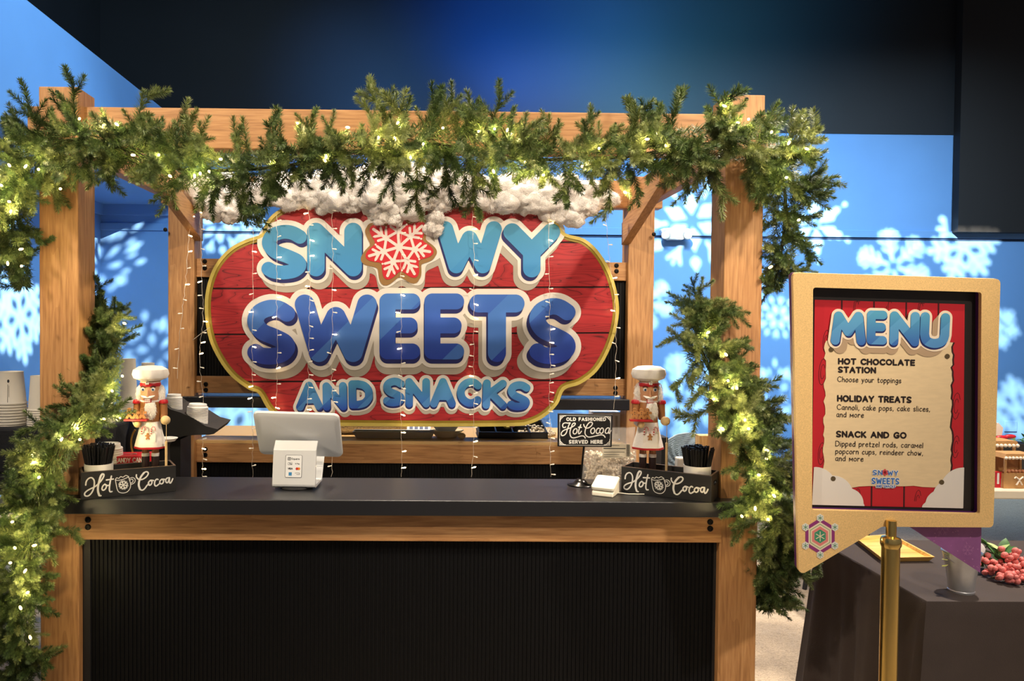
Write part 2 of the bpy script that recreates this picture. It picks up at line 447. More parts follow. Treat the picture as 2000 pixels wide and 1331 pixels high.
def text_strokes(s, h, track=0.24, xs=1.0, width=None):
    if width:
        w0 = sum(glyph(c)[0] for c in s) + track * (len(s) - 1); xs = width / (w0 * h)
    x = 0; out = []
    for ch in s:
        wd, st = glyph(ch)
        for p in st: out.append([((x + q[0]) * h * xs, q[1] * h) for q in p])
        x += wd + track
    return out, (x - track) * h * xs
def glyph_box(ch, x0, y0, x1, y1, r, rot=0):
    """Glyph skeleton fitted so that strokes of radius r fill the box (pixel frame, y down)."""
    wd, st = glyph(ch)
    ys = [q[1] for p in st for q in p]; xs = [q[0] for p in st for q in p]
    ax, bx, ay, by = min(xs), max(xs), min(ys), max(ys)
    cx, cy = (x0 + x1) / 2, (y0 + y1) / 2; out = []
    for p in st:
        l = []
        for q in p:
            x = x0 + r + (q[0] - ax) / max(bx - ax, 1e-6) * (x1 - x0 - 2 * r); y = y1 - r - (q[1] - ay) / (by - ay) * (y1 - y0 - 2 * r)
            c, s_ = math.cos(rot), math.sin(rot)
            l.append((cx + (x - cx) * c - (y - cy) * s_, cy + (x - cx) * s_ + (y - cy) * c))
        out.append(l)
    return out

# ================================================================== THE SETTING
WALLY, LEFTX = 8.5, -3.65
def struct(name, b, m, bevel=0):
    o = box(name, b, m, None, bevel=bevel); o['kind'] = 'structure'; return o
BLUE = mat('blue_wall_paint', (106, 152, 208), 0.75, spec=0.25, noise_amt=0.03, noise_scale=2)
NAVY = mat('dark_navy_paint', (20, 25, 32), 0.6, spec=0.4, noise_amt=0.12, noise_scale=1.5)
zt = P(1700, 262, WALLY).z
struct('floor', (-3.8, 9, -1.5, 8.7, -0.1, 0), carpet_mat())
struct('wall_back', (LEFTX, 9, WALLY, WALLY + 0.15, 0, zt), BLUE)
struct('wall_back_upper', (LEFTX, 9, WALLY - 0.01, WALLY + 0.15, zt, 5.6), NAVY)
struct('wall_left', (LEFTX - 0.15, LEFTX, -1.5, WALLY, 0, 3.78), BLUE)
struct('wall_left_upper', (LEFTX - 0.15, LEFTX, -1.5, WALLY, 3.78, 5.6), NAVY)
xr = P(1870, 400, WALLY - 0.1).x; zr = P(1930, 454, WALLY - 0.1).z
struct('wall_right_header', (xr, 9, WALLY - 0.12, WALLY - 0.012, zr, 5.6), mat('black_header', (22, 22, 25), 0.7))
struct('ceiling', (-3.8, 9, 5.6, 8.65, 5.6, 5.7), mat('black_ceiling', (14, 14, 16), 0.9))
# blue bulkhead along the left wall
struct('trim_bulkhead', (LEFTX, -2.78, -1.5, WALLY, 2.895, 3.80), BLUE)
struct('trim_cove', (LEFTX, -2.45, WALLY - 0.05, WALLY, 2.78, 2.895), BLUE)
struct('trim_cove_side', (LEFTX, LEFTX + 0.05, 4.0, WALLY - 0.05, 2.78, 2.895), BLUE)
zl = P(1700, 468, WALLY).z
struct('trim_rail', (LEFTX, 9, WALLY - 0.02, WALLY, zl + 0.02, zl + 0.10), BLUE, 0.004)
struct('trim_rail_shade_strip', (-2.6, 9, WALLY - 0.004, WALLY, zl - 0.005, zl + 0.02), mat('shade_strip_blue', (34, 60, 96), .8))  # solid dark strip, its colour standing in for shade under the rail
struct('baseboard_back', (LEFTX, 9, WALLY - 0.03, WALLY, 0, 0.12), SOFTBLACK)
struct('baseboard_left', (LEFTX, LEFTX + 0.03, -1.5, WALLY - 0.03, 0, 0.12), SOFTBLACK)
# emergency light on the back wall
c = P(1318, 459, WALLY - 0.05)
em = thing('emergency_light', 'white twin-head emergency light mounted on the blue wall between the wooden posts', 'light fixture', (c.x, WALLY, c.z))
pr = [(-.17, .055), (-.13, .07), (.13, .07), (.17, .055), (.13, -.03), (.08, -.055), (-.08, -.055), (-.13, -.03)]
mesh_obj('housing', MB().prism(pr, 0.0, 0.09, lambda u, v, d: Vector((u, -d, v))), WHITE, em, bevel=0.012)
for s in (-1, 1):
    hd = mesh_obj('lamp_head', MB().lathe([(.02, 0), (.045, .02), (.05, .05)], 16, M=Matrix.Translation((s * .12, -.07, -.01)) @ Matrix.Rotation(PI / 2, 4, 'X')), STEEL, em, smooth=True)
    mesh_obj('lens', MB().lathe([(.044, .051), (.03, .058), (1e-4, .06)], 16, M=Matrix.Translation((s * .12, -.07, -.01)) @ Matrix.Rotation(PI / 2, 4, 'X')), WHITE, hd, smooth=True)
c = P(1973, 833, WALLY)
o = box('wall_plate', (c.x - .07, c.x + .07, WALLY - .012, WALLY - .001, c.z - .06, c.z + .06), BLUE, bevel=0.004)
tag(o, 'small square blue-painted cover plate on the wall above the gingerbread houses', 'wall plate')

# ------------------------------------------------------------------ snowflake projectors (real gobos cut with snowflake holes)
def flake_loops(kind):
    f = Field(-1.15, 1.15, -1.15, 1.15, 0.025)
    def arm(a, pts, r):
        c, s = math.cos(a), math.sin(a)
        f.stroke([(x * c - y * s, x * s + y * c) for x, y in pts], r)
    for k in range(6):
        a = k * PI / 3 + PI / 6
        if kind == 0:          # feathery
            arm(a, [(.16, 0), (.95, 0)], [.05, .035])
            for t, l in ((.35, .18), (.52, .26), (.68, .22), (.82, .13)):
                arm(a, [(t, 0), (t + l * .75, l)], .04); arm(a, [(t, 0), (t + l * .75, -l)], .04)
        elif kind == 1:        # rounded coral
            arm(a, [(.1, 0), (.8, 0)], .075)
            for t, l in ((.4, .26), (.62, .24)):
                arm(a, [(t, 0), (t + l * .6, l)], [.06, .085]); arm(a, [(t, 0), (t + l * .6, -l)], [.06, .085])
            arm(a, [(.92, 0)], .1)
        elif kind == 2:        # diamonds
            arm(a, [(.2, 0), (.36, 0)], [.02, .07]); arm(a, [(.36, 0), (.46, 0)], [.07, .01])
            arm(a, [(.55, .14), (.66, .17)], [.03, .05]); arm(a, [(.55, -.14), (.66, -.17)], [.03, .05])
            arm(a + PI / 6, [(.52, 0), (.68, 0)], [.03, .11]); arm(a + PI / 6, [(.68, 0), (.84, 0)], [.11, .02])
            arm(a, [(.8, 0), (.9, 0)], [.03, .07]); arm(a, [(.9, 0), (1.02, 0)], [.07, .01])
        elif kind == 3:        # Y tipped with lozenges
            arm(a, [(.14, 0), (.34, 0)], [.02, .13]); arm(a, [(.34, 0), (.56, 0)], [.13, .02])
            arm(a + PI / 6, [(.5, 0), (.7, 0)], [.04, .035])
            arm(a + PI / 6, [(.6, 0), (.82, .13)], .035); arm(a + PI / 6, [(.6, 0), (.82, -.13)], .035); arm(a + PI / 6, [(.6, 0), (.88, 0)], .03)
            arm(a, [(.68, 0), (.78, 0)], [.02, .1]); arm(a, [(.78, 0), (.94, 0)], [.1, .02])
        elif kind == 4:        # triangles
            arm(a, [(.1, 0), (.62, 0)], [.02, .12])
            arm(a + PI / 12, [(.3, 0), (.55, 0)], [.02, .05]); arm(a - PI / 12, [(.3, 0), (.55, 0)], [.02, .05])
            arm(a, [(.78, 0), (.86, 0)], [.1, .02]); arm(a, [(.95, 0), (1.05, 0)], [.02, .07])
    return f.loops()
FL = [flake_loops(k) for k in range(5)]
def projector(loc, target, items, power, label, spread=1.06):
    """items: (kind, centre on the wall, radius, rotation, wall) - each outline is cut where the beam to the wall crosses the plate"""
    L = Vector(loc); ax = (Vector(target) - L).normalized(); rt = ax.cross(Vector((0, 0, 1))).normalized(); up = rt.cross(ax)
    D = 0.42; holes = []; m = 0
    for kind, c, rad, rot, wall in items:
        for lp in FL[kind]:
            h = []
            for u, v in lp:
                cu, su = math.cos(rot), math.sin(rot); a, b = (u * cu - v * su) * rad, (u * su + v * cu) * rad
                Wp = c + (Vector((a, 0, b)) if wall == 'b' else Vector((0, a, b)))
                if wall == 'b' and Wp.x > xr - .05 and Wp.z > zr - .02: Wp.z = zr - .02
                d = Wp - L; t = D / d.dot(ax); q = L + d * t - (L + ax * D)
                h.append((q.dot(rt), q.dot(up))); m = max(m, math.hypot(*h[-1]))
            holes.append(h)
    R = m * 1.25
    root = thing('snowflake_projector', label, 'projector', loc, group='snowflake projectors')
    outer = [(R * math.cos(k * PI / 16), R * math.sin(k * PI / 16)) for k in range(32)]
    fn = lambda u, v, d: L + ax * (D + d) + rt * u + up * v
    fill('gobo_plate', [outer] + holes, 0.0015, fn, SOFTBLACK, root)
    body = MB(); n = 32
    vs = [L + ax * (D + .02) + rt * q[0] * 1.0 + up * q[1] for q in outer] + [L - ax * .1 + rt * q[0] * .5 + up * q[1] * .5 for q in outer]
    body.add(vs, [(i, (i + 1) % n, n + (i + 1) % n, n + i) for i in range(n)] + [tuple(range(n, 2 * n))])
    mesh_obj('housing', body, SOFTBLACK, root, world=True)
    lt = light('projector_lamp', 'SPOT', (0, 0, 0), None, power, (1.0, 0.90, 0.70), 0.0026, math.degrees(2 * math.atan(m * spread / D)), 0.02, root)
    lt.rotation_euler = ax.to_track_quat('-Z', 'Y').to_euler()
def WB(x, y): return P(x, y, WALLY)
def WL(x, y): return PX(x, y, LEFTX)
k = WALLY / F
projector((3.1, 4.6, 5.0), WB(1690, 600), [
    (4, WB(1592, 440), 68 * k, .1, 'b'), (0, WB(1745, 520), 76 * k, .2, 'b'), (1, WB(1882, 480), 72 * k, -.35, 'b'),
    (2, WB(1512, 768), 66 * k, 0, 'b'), (1, WB(1950, 640), 44 * k, .3, 'b'), (3, WB(1520, 620), 46 * k, .4, 'b'),
    (1, WB(1985, 800), 66 * k, .2, 'b'), (1, WB(1750, 760), 70 * k, .5, 'b')], 9000, 'black snowflake pattern projector hung under the ceiling over the right wall')
projector((1.4, 4.9, 5.0), WB(1320, 600), [
    (3, WB(1352, 432), 104 * k, .1, 'b'), (0, WB(1262, 590), 56 * k, .2, 'b'), (0, WB(1330, 780), 92 * k, 0.1, 'b'),
    (3, WB(1445, 560), 60 * k, .1, 'b'), (3, WB(1170, 830), 70 * k, .3, 'b')], 7500, 'black snowflake pattern projector hung behind the middle of the stall')
projector((-0.3, 4.9, 4.9), WB(420, 620), [
    (3, WB(425, 440), 62 * k, .2, 'b'), (2, WB(305, 690), 84 * k, .3, 'b'), (1, WB(455, 850), 88 * k, .1, 'b'),
    (3, WB(560, 800), 60 * k, .1, 'b'), (1, WB(505, 470), 50 * k, .1, 'b')], 6500, 'black snowflake pattern projector hung behind the left of the stall')
projector((0.7, 5.0, 4.4), WL(80, 600), [
    (2, WL(196, 520), .5, .1, 'l'), (1, WL(40, 620), .42, .2, 'l'), (1, WL(10, 500), .36, .6, 'l'),
    (1, WL(110, 880), .6, .2, 'l'), (0, WL(20, 960), .5, .3, 'l')], 8000, 'black snowflake pattern projector aimed at the left wall')

# ================================================================== THE STALL
YF, YB, PW = 2.79, 4.13, 0.14
ZC = 0.989
xl0 = P(77, 700, YF).x; xr1 = P(1487, 640, YF).x
stall = thing('market_stall', 'tall cedar post-and-beam stall frame with black ribbed panels and a knee brace each side', 'stall', ((xl0 + xr1) / 2, YF + .7, 0))
posts = []
FP = {'l': (xl0, xl0 + PW), 'r': (xr1 - PW, xr1)}
rl0 = P(328, 700, YB).x; rr1 = P(1276, 640, YB).x
RP_ = {'l': (rl0, rl0 + PW), 'r': (rr1 - PW, rr1)}
zpt = P(115, 169, YF).z
for s in 'lr':
    a, b = FP[s]; box('post', (a, b, YF, YF + PW, 0, zpt), WZ, stall, bevel=0.004)
    a, b = RP_[s]; box('post', (a, b, YB, YB + PW, 0, zpt - 0.04), WZ, stall, bevel=0.004)
zbt = P(400, 211, YF + .05).z; zbb = zbt - 0.148
box('beam', (P(53, 225, YF + .05).x, P(1517, 240, YF + .05).x, YF + .05, YF + .135, zbb, zbt), WX, stall, bevel=0.004)
box('beam', (rl0 - .05, rr1 + .05, YB + .03, YB + .115, zbb, zbt), WX, stall, bevel=0.004)
for s, x in (('l', FP['l'][1] - 0.05), ('r', FP['r'][0])):
    box('side_beam', (x, x + 0.05, YF + PW, YB, zbb - 0.03, zbt - 0.03), WY, stall, bevel=0.003)
for s in (-1, 1):                               # knee braces between side beams and rear posts
    x0 = FP['l'][1] - 0.002 if s < 0 else FP['r'][0] - 0.043
    p0 = Vector((0, YB + .02, P(335, 470, YB).z)); p1 = Vector((0, YB - .66, zbb - .0))
    d = (p1 - p0).normalized(); nrm = Vector((0, -d.z, d.y)) * -0.05
    poly = [(p0.y, p0.z), (p0.y, p0.z + .12), (p1.y + .13, p1.z + .06), (p1.y, p1.z + .06), (p1.y - .0, p1.z)]
    mesh_obj('brace', MB().prism(poly, x0, x0 + .045, lambda u, v, dd: Vector((dd, u, v))), WY, stall, True, bevel=0.002)
# rear wall of the stall: rails, black ribbed panels, black board
def ribs(name, x0, x1, z0, z1, yy, pitch, m):
    mb = MB(); n = max(1, int((x1 - x0) / pitch)); pitch = (x1 - x0) / n; d = 0.006
    xs = []
    for i in range(n):
        a = x0 + i * pitch
        xs += [(a, yy + d), (a + pitch * .70, yy + d), (a + pitch * .78, yy), (a + pitch * .88, yy), (a + pitch * .96, yy + d)]
    xs.append((x1, yy + d))
    vs = [Vector((a, b, z)) for a, b in xs for z in (z0, z1)]
    mb.add(vs, [(2 * i, 2 * i + 2, 2 * i + 3, 2 * i + 1) for i in range(len(xs) - 1)])
    mb.box(x0, x1, yy + d + .001, yy + d + .012, z0, z1)
    return mesh_obj(name, mb, m, stall, True)
RIB = mat('black_ribbed_sheet', (5, 6, 9), 0.6, spec=0.25, noise_amt=0.3, noise_scale=90, stretch=(1, 1, .05))
ra, rb = RP_['l'][1], RP_['r'][0]
zY = lambda y: P(800, y, YB + .03).z
box('rail', (ra, rb, YB + .03, YB + .075, zY(545), zY(509)), WX, stall, bevel=0.003)
ribs('ribbed_panel', ra, rb, zY(738), zY(545), YB + .045, 0.0156, RIB)
box('rail', (ra, rb, YB + .03, YB + .075, zY(771), zY(738)), WX, stall, bevel=0.003)
box('shelf_board', (ra - .06, rb + .01, YB - .03, YB + .2, zY(797), zY(776)), BLACK, stall, bevel=0.003)
box('rail', (ra, rb, YB + .03, YB + .075, zY(906), zY(869)), WX, stall, bevel=0.003)
ribs('ribbed_panel', ra, rb, 0.05, zY(906), YB + .045, 0.0156, RIB)
ZR = zY(869)
box('rear_ledge', (ra, rb, YB + .0301, YB + .62, ZR, ZR + .018), mat('ledge_board', (206, 168, 112), .5), stall, bevel=0.002)
# front: apron rail and big ribbed panel
fa, fb = FP['l'][1], FP['r'][0]
box('apron_rail', (fa - .006, fb + .006, YF - .004, YF + .04, P(500, 1056, YF).z, ZC - .055), WX, stall, bevel=0.003)
box('panel_frame', (fa, fa + .028, YF + .03, YF + .06, 0.02, P(500, 1056, YF).z), SOFTBLACK, stall)
box('panel_frame', (fb - .01, fb, YF + .03, YF + .06, 0.02, P(500, 1056, YF).z), SOFTBLACK, stall)
ribs('ribbed_panel', fa + .028, fb - .01, 0.03, P(500, 1056, YF).z, YF + .035, 0.0152, RIB)
# bolts
def bolt(p, axis='y', r=.011):
    M = Matrix.Translation(p) @ (Matrix.Rotation(PI / 2, 4, 'X') if axis == 'y' else Matrix.Rotation(PI / 2, 4, 'Y'))
    mb = MB().lathe([(r, 0), (r, .003), (r * .8, .006), (r * .45, .0065), (r * .4, .003), (1e-4, .003)], 14, M=M)
    mesh_obj('bolt', mb, BOLT, stall, True, smooth=True)
for x, y in ((172, 1016), (172, 1030), (1387, 1020), (1387, 1033)): bolt(P(x, y, YF - .004))
for x, y in ((400, 511), (400, 524), (402, 751), (402, 762), (401, 878), (401, 889), (1204, 519), (1204, 530), (1202, 758), (1202, 768)):
    bolt(P(x, y, YB + .03), r=.0125)
for x, y in ((1241, 389), (1268, 389), (1265 + 12, 458), (323, 449)): bolt(P(x, y, YB - (.0 if x > 1240 and y < 400 else .03)), r=.011)
for x, y in ((112, 180), (1458, 194), (738, 232), (1085, 250)): bolt(P(x, y, YF if x in (112, 1458) else YF + .05), r=.007)

# counter top
top = MB()
xa, xb = P(107, 993, 2.72).x, P(1447, 998, 2.72).x
YT0, YT1 = 2.72, P(700, 935, 3.12).y
zc = ZC
# notched round the posts
poly = [(xa, YT0), (xb, YT0), (xb, YF - .001), (fb - .001, YF - .001), (fb - .001, YT1), (fa + .001, YT1), (fa + .001, YF - .001), (xa, YF - .001)]
cnt = mesh_obj('counter_top', MB().prism(poly, zc - .055, zc, lambda u, v, d: Vector((u, v, d))), BLACK, None, bevel=0.003)
cnt.name = 'worktop'
tag(cnt, 'long black laminate worktop across the front of the cedar stall', 'counter')

# ------------------------------------------------------------------ the big sign
YS = 4.06
sign = thing('shop_sign', 'large red plank shop sign with gold rim reading Snowy Sweets and Snacks', 'sign', (P(805, 610, YS).x, YS, P(805, 831, YS).z))
def SG(off): return lambda u, v, d: P(u, v, YS) + Vector((0, -off - d, 0))
outl = catmull([(403, 612), (406, 565), (422, 520), (450, 487), (482, 469), (513, 458), (521, 437), (541, 415), (575, 400), (620, 393), (700, 391), (880, 390),
                (960, 391), (1012, 397), (1056, 413), (1086, 436), (1103, 457), (1140, 468), (1170, 496), (1193, 538), (1206, 590), (1204, 632), (1190, 680), (1165, 724), (1132, 750),
                (1101, 761), (1088, 789), (1062, 814), (1032, 828), (1000, 832), (860, 833), (720, 832), (620, 831), (572, 828), (543, 816), (523, 796), (507, 769),
                (487, 760), (455, 736), (430, 703), (411, 662)], True, 4)
fs = Field(395, 1215, 380, 842, 1.5)
fs.D = fs.polygon(outl)
RED = mat('red_board', (150, 28, 34), .5)
GOLD1 = mat('pale_gold_rim', (208, 188, 96), .4, noise_amt=.05)
GOLD2 = mat('olive_gold_line', (150, 126, 40), .45)
fill('back_board', fs.loops(0), 0.022, SG(0), GOLD1, sign)
fill('gold_rim', fs.loops(-0.5) + fs.loops(-7), 0.010, SG(.022), GOLD1, sign)
fill('inner_rim', fs.loops(-7.2) + fs.loops(-12), 0.006, SG(.022), GOLD2, sign)
fill('plank_backing', fs.loops(-12.2), 0.002, SG(.022), mat('joint_dark', (38, 10, 12), .7), sign)
def plank_mat():
    m = bpy.data.materials.new('red_plank'); m.use_nodes = True; nt = m.node_tree; b = nt.nodes['Principled BSDF']; L = nt.links.new
    tc = nt.nodes.new('ShaderNodeTexCoord'); mp = nt.nodes.new('ShaderNodeMapping'); mp.inputs['Scale'].default_value = (.9, 1, 5.5)
    L(tc.outputs['Object'], mp.inputs[0])
    n = nt.nodes.new('ShaderNodeTexNoise'); n.inputs['Scale'].default_value = 2.6; n.inputs['Detail'].default_value = 1.2; n.inputs['Distortion'].default_value = .5
    L(mp.outputs[0], n.inputs['Vector'])
    mu = nt.nodes.new('ShaderNodeMath'); mu.operation = 'MULTIPLY'; mu.inputs[1].default_value = 12; L(n.outputs[0], mu.inputs[0])
    fr = nt.nodes.new('ShaderNodeMath'); fr.operation = 'FRACT'; L(mu.outputs[0], fr.inputs[0])
    r = nt.nodes.new('ShaderNodeValToRGB'); e = r.color_ramp.elements
    e[0].position = 0; e[0].color = lin((70, 10, 16)) + (1,)
    e[1].position = .09; e[1].color = lin((166, 34, 40)) + (1,)
    k = e.new(.55); k.color = lin((178, 42, 46)) + (1,); k = e.new(1.0); k.color = lin((152, 30, 36)) + (1,)
    L(fr.outputs[0], r.inputs[0]); L(r.outputs[0], b.inputs['Base Color']); b.inputs['Roughness'].default_value = .5
    return m
PLANK = plank_mat()
js = [380, 476, 563, 652, 744, 842]
for a, b in zip(js[:-1], js[1:]):
    tilt = (fs.X - 805) * -.004
    band = np.maximum(fs.D + 12.2, np.maximum(a + 1.6 + tilt - fs.Y, fs.Y - (b - 1.6 + tilt)))
    fill('plank', fs.loops(0, band), 0.004, SG(.024), PLANK, sign)

def letter_mat(name, z0, z1, top, bot, hi):
    m = bpy.data.materials.new(name); m.use_nodes = True; nt = m.node_tree; b = nt.nodes['Principled BSDF']; L = nt.links.new
    tc = nt.nodes.new('ShaderNodeTexCoord'); sp = nt.nodes.new('ShaderNodeSeparateXYZ'); L(tc.outputs['Object'], sp.inputs[0])
    mr = nt.nodes.new('ShaderNodeMapRange'); mr.inputs[1].default_value = z0; mr.inputs[2].default_value = z1; L(sp.outputs[2], mr.inputs[0])
    mx = nt.nodes.new('ShaderNodeMix'); mx.data_type = 'RGBA'; mx.inputs[6].default_value = lin(bot) + (1,); mx.inputs[7].default_value = lin(top) + (1,)
    L(mr.outputs[0], mx.inputs[0])
    ad = nt.nodes.new('ShaderNodeMath'); ad.operation = 'SUBTRACT'; L(sp.outputs[2], ad.inputs[0]); L(sp.outputs[0], ad.inputs[1])
    mu = nt.nodes.new('ShaderNodeMath'); mu.operation = 'MULTIPLY'; mu.inputs[1].default_value = 1.45 if 'small' not in name else (3.2 if 'menu' not in name else 6.5); L(ad.outputs[0], mu.inputs[0])
    fr = nt.nodes.new('ShaderNodeMath'); fr.operation = 'FRACT'; L(mu.outputs[0], fr.inputs[0])
    gt = nt.nodes.new('ShaderNodeMath'); gt.operation = 'GREATER_THAN'; gt.inputs[1].default_value = .62; L(fr.outputs[0], gt.inputs[0])
    sc_ = nt.nodes.new('ShaderNodeMath'); sc_.operation = 'MULTIPLY'; sc_.inputs[1].default_value = .22 if name == 'letter_sky' else .5; L(gt.outputs[0], sc_.inputs[0])
    m2 = nt.nodes.new('ShaderNodeMix'); m2.data_type = 'RGBA'; L(sc_.outputs[0], m2.inputs[0]); L(mx.outputs[2], m2.inputs[6]); m2.inputs[7].default_value = lin(hi) + (1,)
    L(m2.outputs[2], b.inputs['Base Color']); b.inputs['Roughness'].default_value = .4
    return m
zz = lambda y: P(805, y, YS).z
LM1 = letter_mat('letter_sky', zz(545), zz(438), (70, 144, 178), (68, 148, 214), (92, 168, 214))
LM2 = letter_mat('letter_royal', zz(712), zz(576), (66, 112, 198), (36, 60, 168), (86, 144, 216))
LM3 = letter_mat('letter_small', zz(802), zz(738), (82, 162, 204), (38, 72, 172), (92, 156, 212))
NAVYP = mat('navy_print', (30, 34, 98), .5)
OUTW = mat('letter_white', (232, 226, 216), .5)
OUTG = mat('letter_grey', (176, 168, 154), .55)
rows = [
 (LM1, 9.5, 7, [('S', 514, 441, 601, 547, 13.5, .02), ('N', 602, 437, 708, 541, 17, .0), ('W', 854, 434, 979, 535, 15.5, 0), ('Y', 982, 438, 1092, 543, 17, 0)]),
 (LM2, 11, 8, [('S', 486, 586, 579, 712, 16, 0), ('W', 578, 576, 737, 707, 19, 0), ('E', 742, 574, 821, 702, 15.5, 0), ('E', 829, 574, 906, 702, 15.5, 0), ('T', 916, 576, 1023, 707, 17.5, 0), ('S', 1032, 583, 1122, 711, 16, 0)]),
 (LM3, 6, 3.5, [('A', 580, 745, 632, 801, 7.5, -.03), ('N', 632, 746, 679, 801, 7.5, -.02), ('D', 682, 742, 729, 797, 7.5, -.02), ('S', 749, 737, 791, 793, 7.5, 0), ('N', 792, 738, 840, 795, 7.5, 0),
               ('A', 840, 738, 890, 795, 7.5, 0), ('C', 892, 738, 940, 794, 7.5, .03), ('K', 942, 741, 990, 798, 7.5, .03), ('S', 990, 744, 1034, 801, 7.5, .04)])]
cookie_c = (780, 484)
for ri, (lm, ow, sh, letters) in enumerate(rows):
    ys = [l[2] for l in letters] + [l[4] for l in letters]
    W_ = Field(min(l[1] for l in letters) - 30, max(l[3] for l in letters) + 30, min(ys) - 30, max(ys) + 40, 1.5)
    Gd = np.full(W_.X.shape, 1e3)
    for ch, x0, y0, x1, y1, r, rot in letters:
        sk = glyph_box(ch, x0, y0, x1, y1, r, rot)
        dx = -((x0 + x1) / 2 - 800) / 60 * (sh / 7)
        fl = Field(x0 - 22, x1 + 22, y0 - 12, y1 + 22, 1.0)
        for p in sk: fl.stroke(p, r)
        fill('letter', fl.loops(), .0014, SG(.0334), lm, sign)
        fl.D[:] = 1e3
        for p in sk:
            for t in (0, .33, .66, 1): fl.stroke([(q[0] + dx * t, q[1] + sh * t) for q in p], r)
        fill('letter_shade', fl.loops(), .001, SG(.0322), NAVYP, sign)
        for p in sk:
            W_.stroke(p, r + ow); W_.stroke([(q[0] + dx, q[1] + sh) for q in p], r + ow - 3)
        keep = W_.D.copy(); W_.D = Gd
        for p in sk:
            for t in (.4, .8, 1): W_.stroke([(q[0] + dx * 2.6 * t, q[1] + (sh * 2.4) * t) for q in p], r + ow - 1)
        Gd = W_.D; W_.D = keep
    if ri == 0:
        th = np.arctan2(-(W_.Y - cookie_c[1]), W_.X - cookie_c[0]); rr = np.hypot(W_.X - cookie_c[0], W_.Y - cookie_c[1])
        ck = rr - (67 + 10 * np.cos(7 * (th - math.radians(94))))
        W_.D = np.minimum(W_.D, ck - 7)
        th2 = np.arctan2(-(W_.Y - cookie_c[1] - 12), W_.X - cookie_c[0]); r2 = np.hypot(W_.X - cookie_c[0], W_.Y - cookie_c[1] - 12)
        Gd = np.minimum(Gd, r2 - (67 + 10 * np.cos(7 * (th2 - math.radians(94)))) - 7)
    fill('lettering_shadow', W_.loops(0, Gd), .0016, SG(.0285), OUTG, sign)
    fill('lettering_outline', W_.loops(), .0016, SG(.0303), OUTW, sign)
# snowflake cookie in place of the O
fc = Field(690, 870, 395, 575, 1.0)
th = np.arctan2(-(fc.Y - cookie_c[1]), fc.X - cookie_c[0]); rr = np.hypot(fc.X - cookie_c[0], fc.Y - cookie_c[1])
lobe = lambda ox, oy: np.hypot(fc.X - cookie_c[0] - ox, fc.Y - cookie_c[1] - oy) - (64 + 10 * np.cos(7 * (np.arctan2(-(fc.Y - cookie_c[1] - oy), fc.X - cookie_c[0] - ox) - math.radians(94))))
cd = lobe(0, 0)
ckp = fill('cookie_emblem', fc.loops(0, np.minimum(cd, lobe(-3, 5))), .003, SG(.0322), mat('cookie_edge', (150, 112, 62), .5), sign, label='gold-edged red cookie emblem with a white icing snowflake')
fill('icing', fc.loops(-6.5, cd), .0015, SG(.0354), mat('red_icing', (206, 40, 52), .4), ckp)
for kx in range(7):
    fc.D = fc.D * 0 + 1e3 if kx == 0 else fc.D
    a = kx * 2 * PI / 7 + math.radians(94)
    def rp(x, y): return (cookie_c[0] + x * math.cos(a) - y * math.sin(a), cookie_c[1] - x * math.sin(a) - y * math.cos(a))
    fc.stroke([rp(0, 0), rp(60, 0)], 2.8)
    for t in (38, 48): fc.stroke([rp(t - 8, 0), rp(t + 2, 13 if t == 38 else 10)], 2.53); fc.stroke([rp(t - 8, 0), rp(t + 2, -13 if t == 38 else -10)], 2.53)
    n2 = a + 2 * PI / 7
    fc.stroke([rp(30, 0), (cookie_c[0] + 30 * math.cos(n2), cookie_c[1] - 30 * math.sin(n2))], 2.53)
    for ddx, ddy, rad in ((40, 22, 2), (24, 16, 1.2), (52, 12, 1.2)): fc.stroke([rp(ddx, ddy)], rad)
fill('icing_snowflake', fc.loops(), .0014, SG(.037), mat('icing_white', (236, 222, 214), .4), ckp)

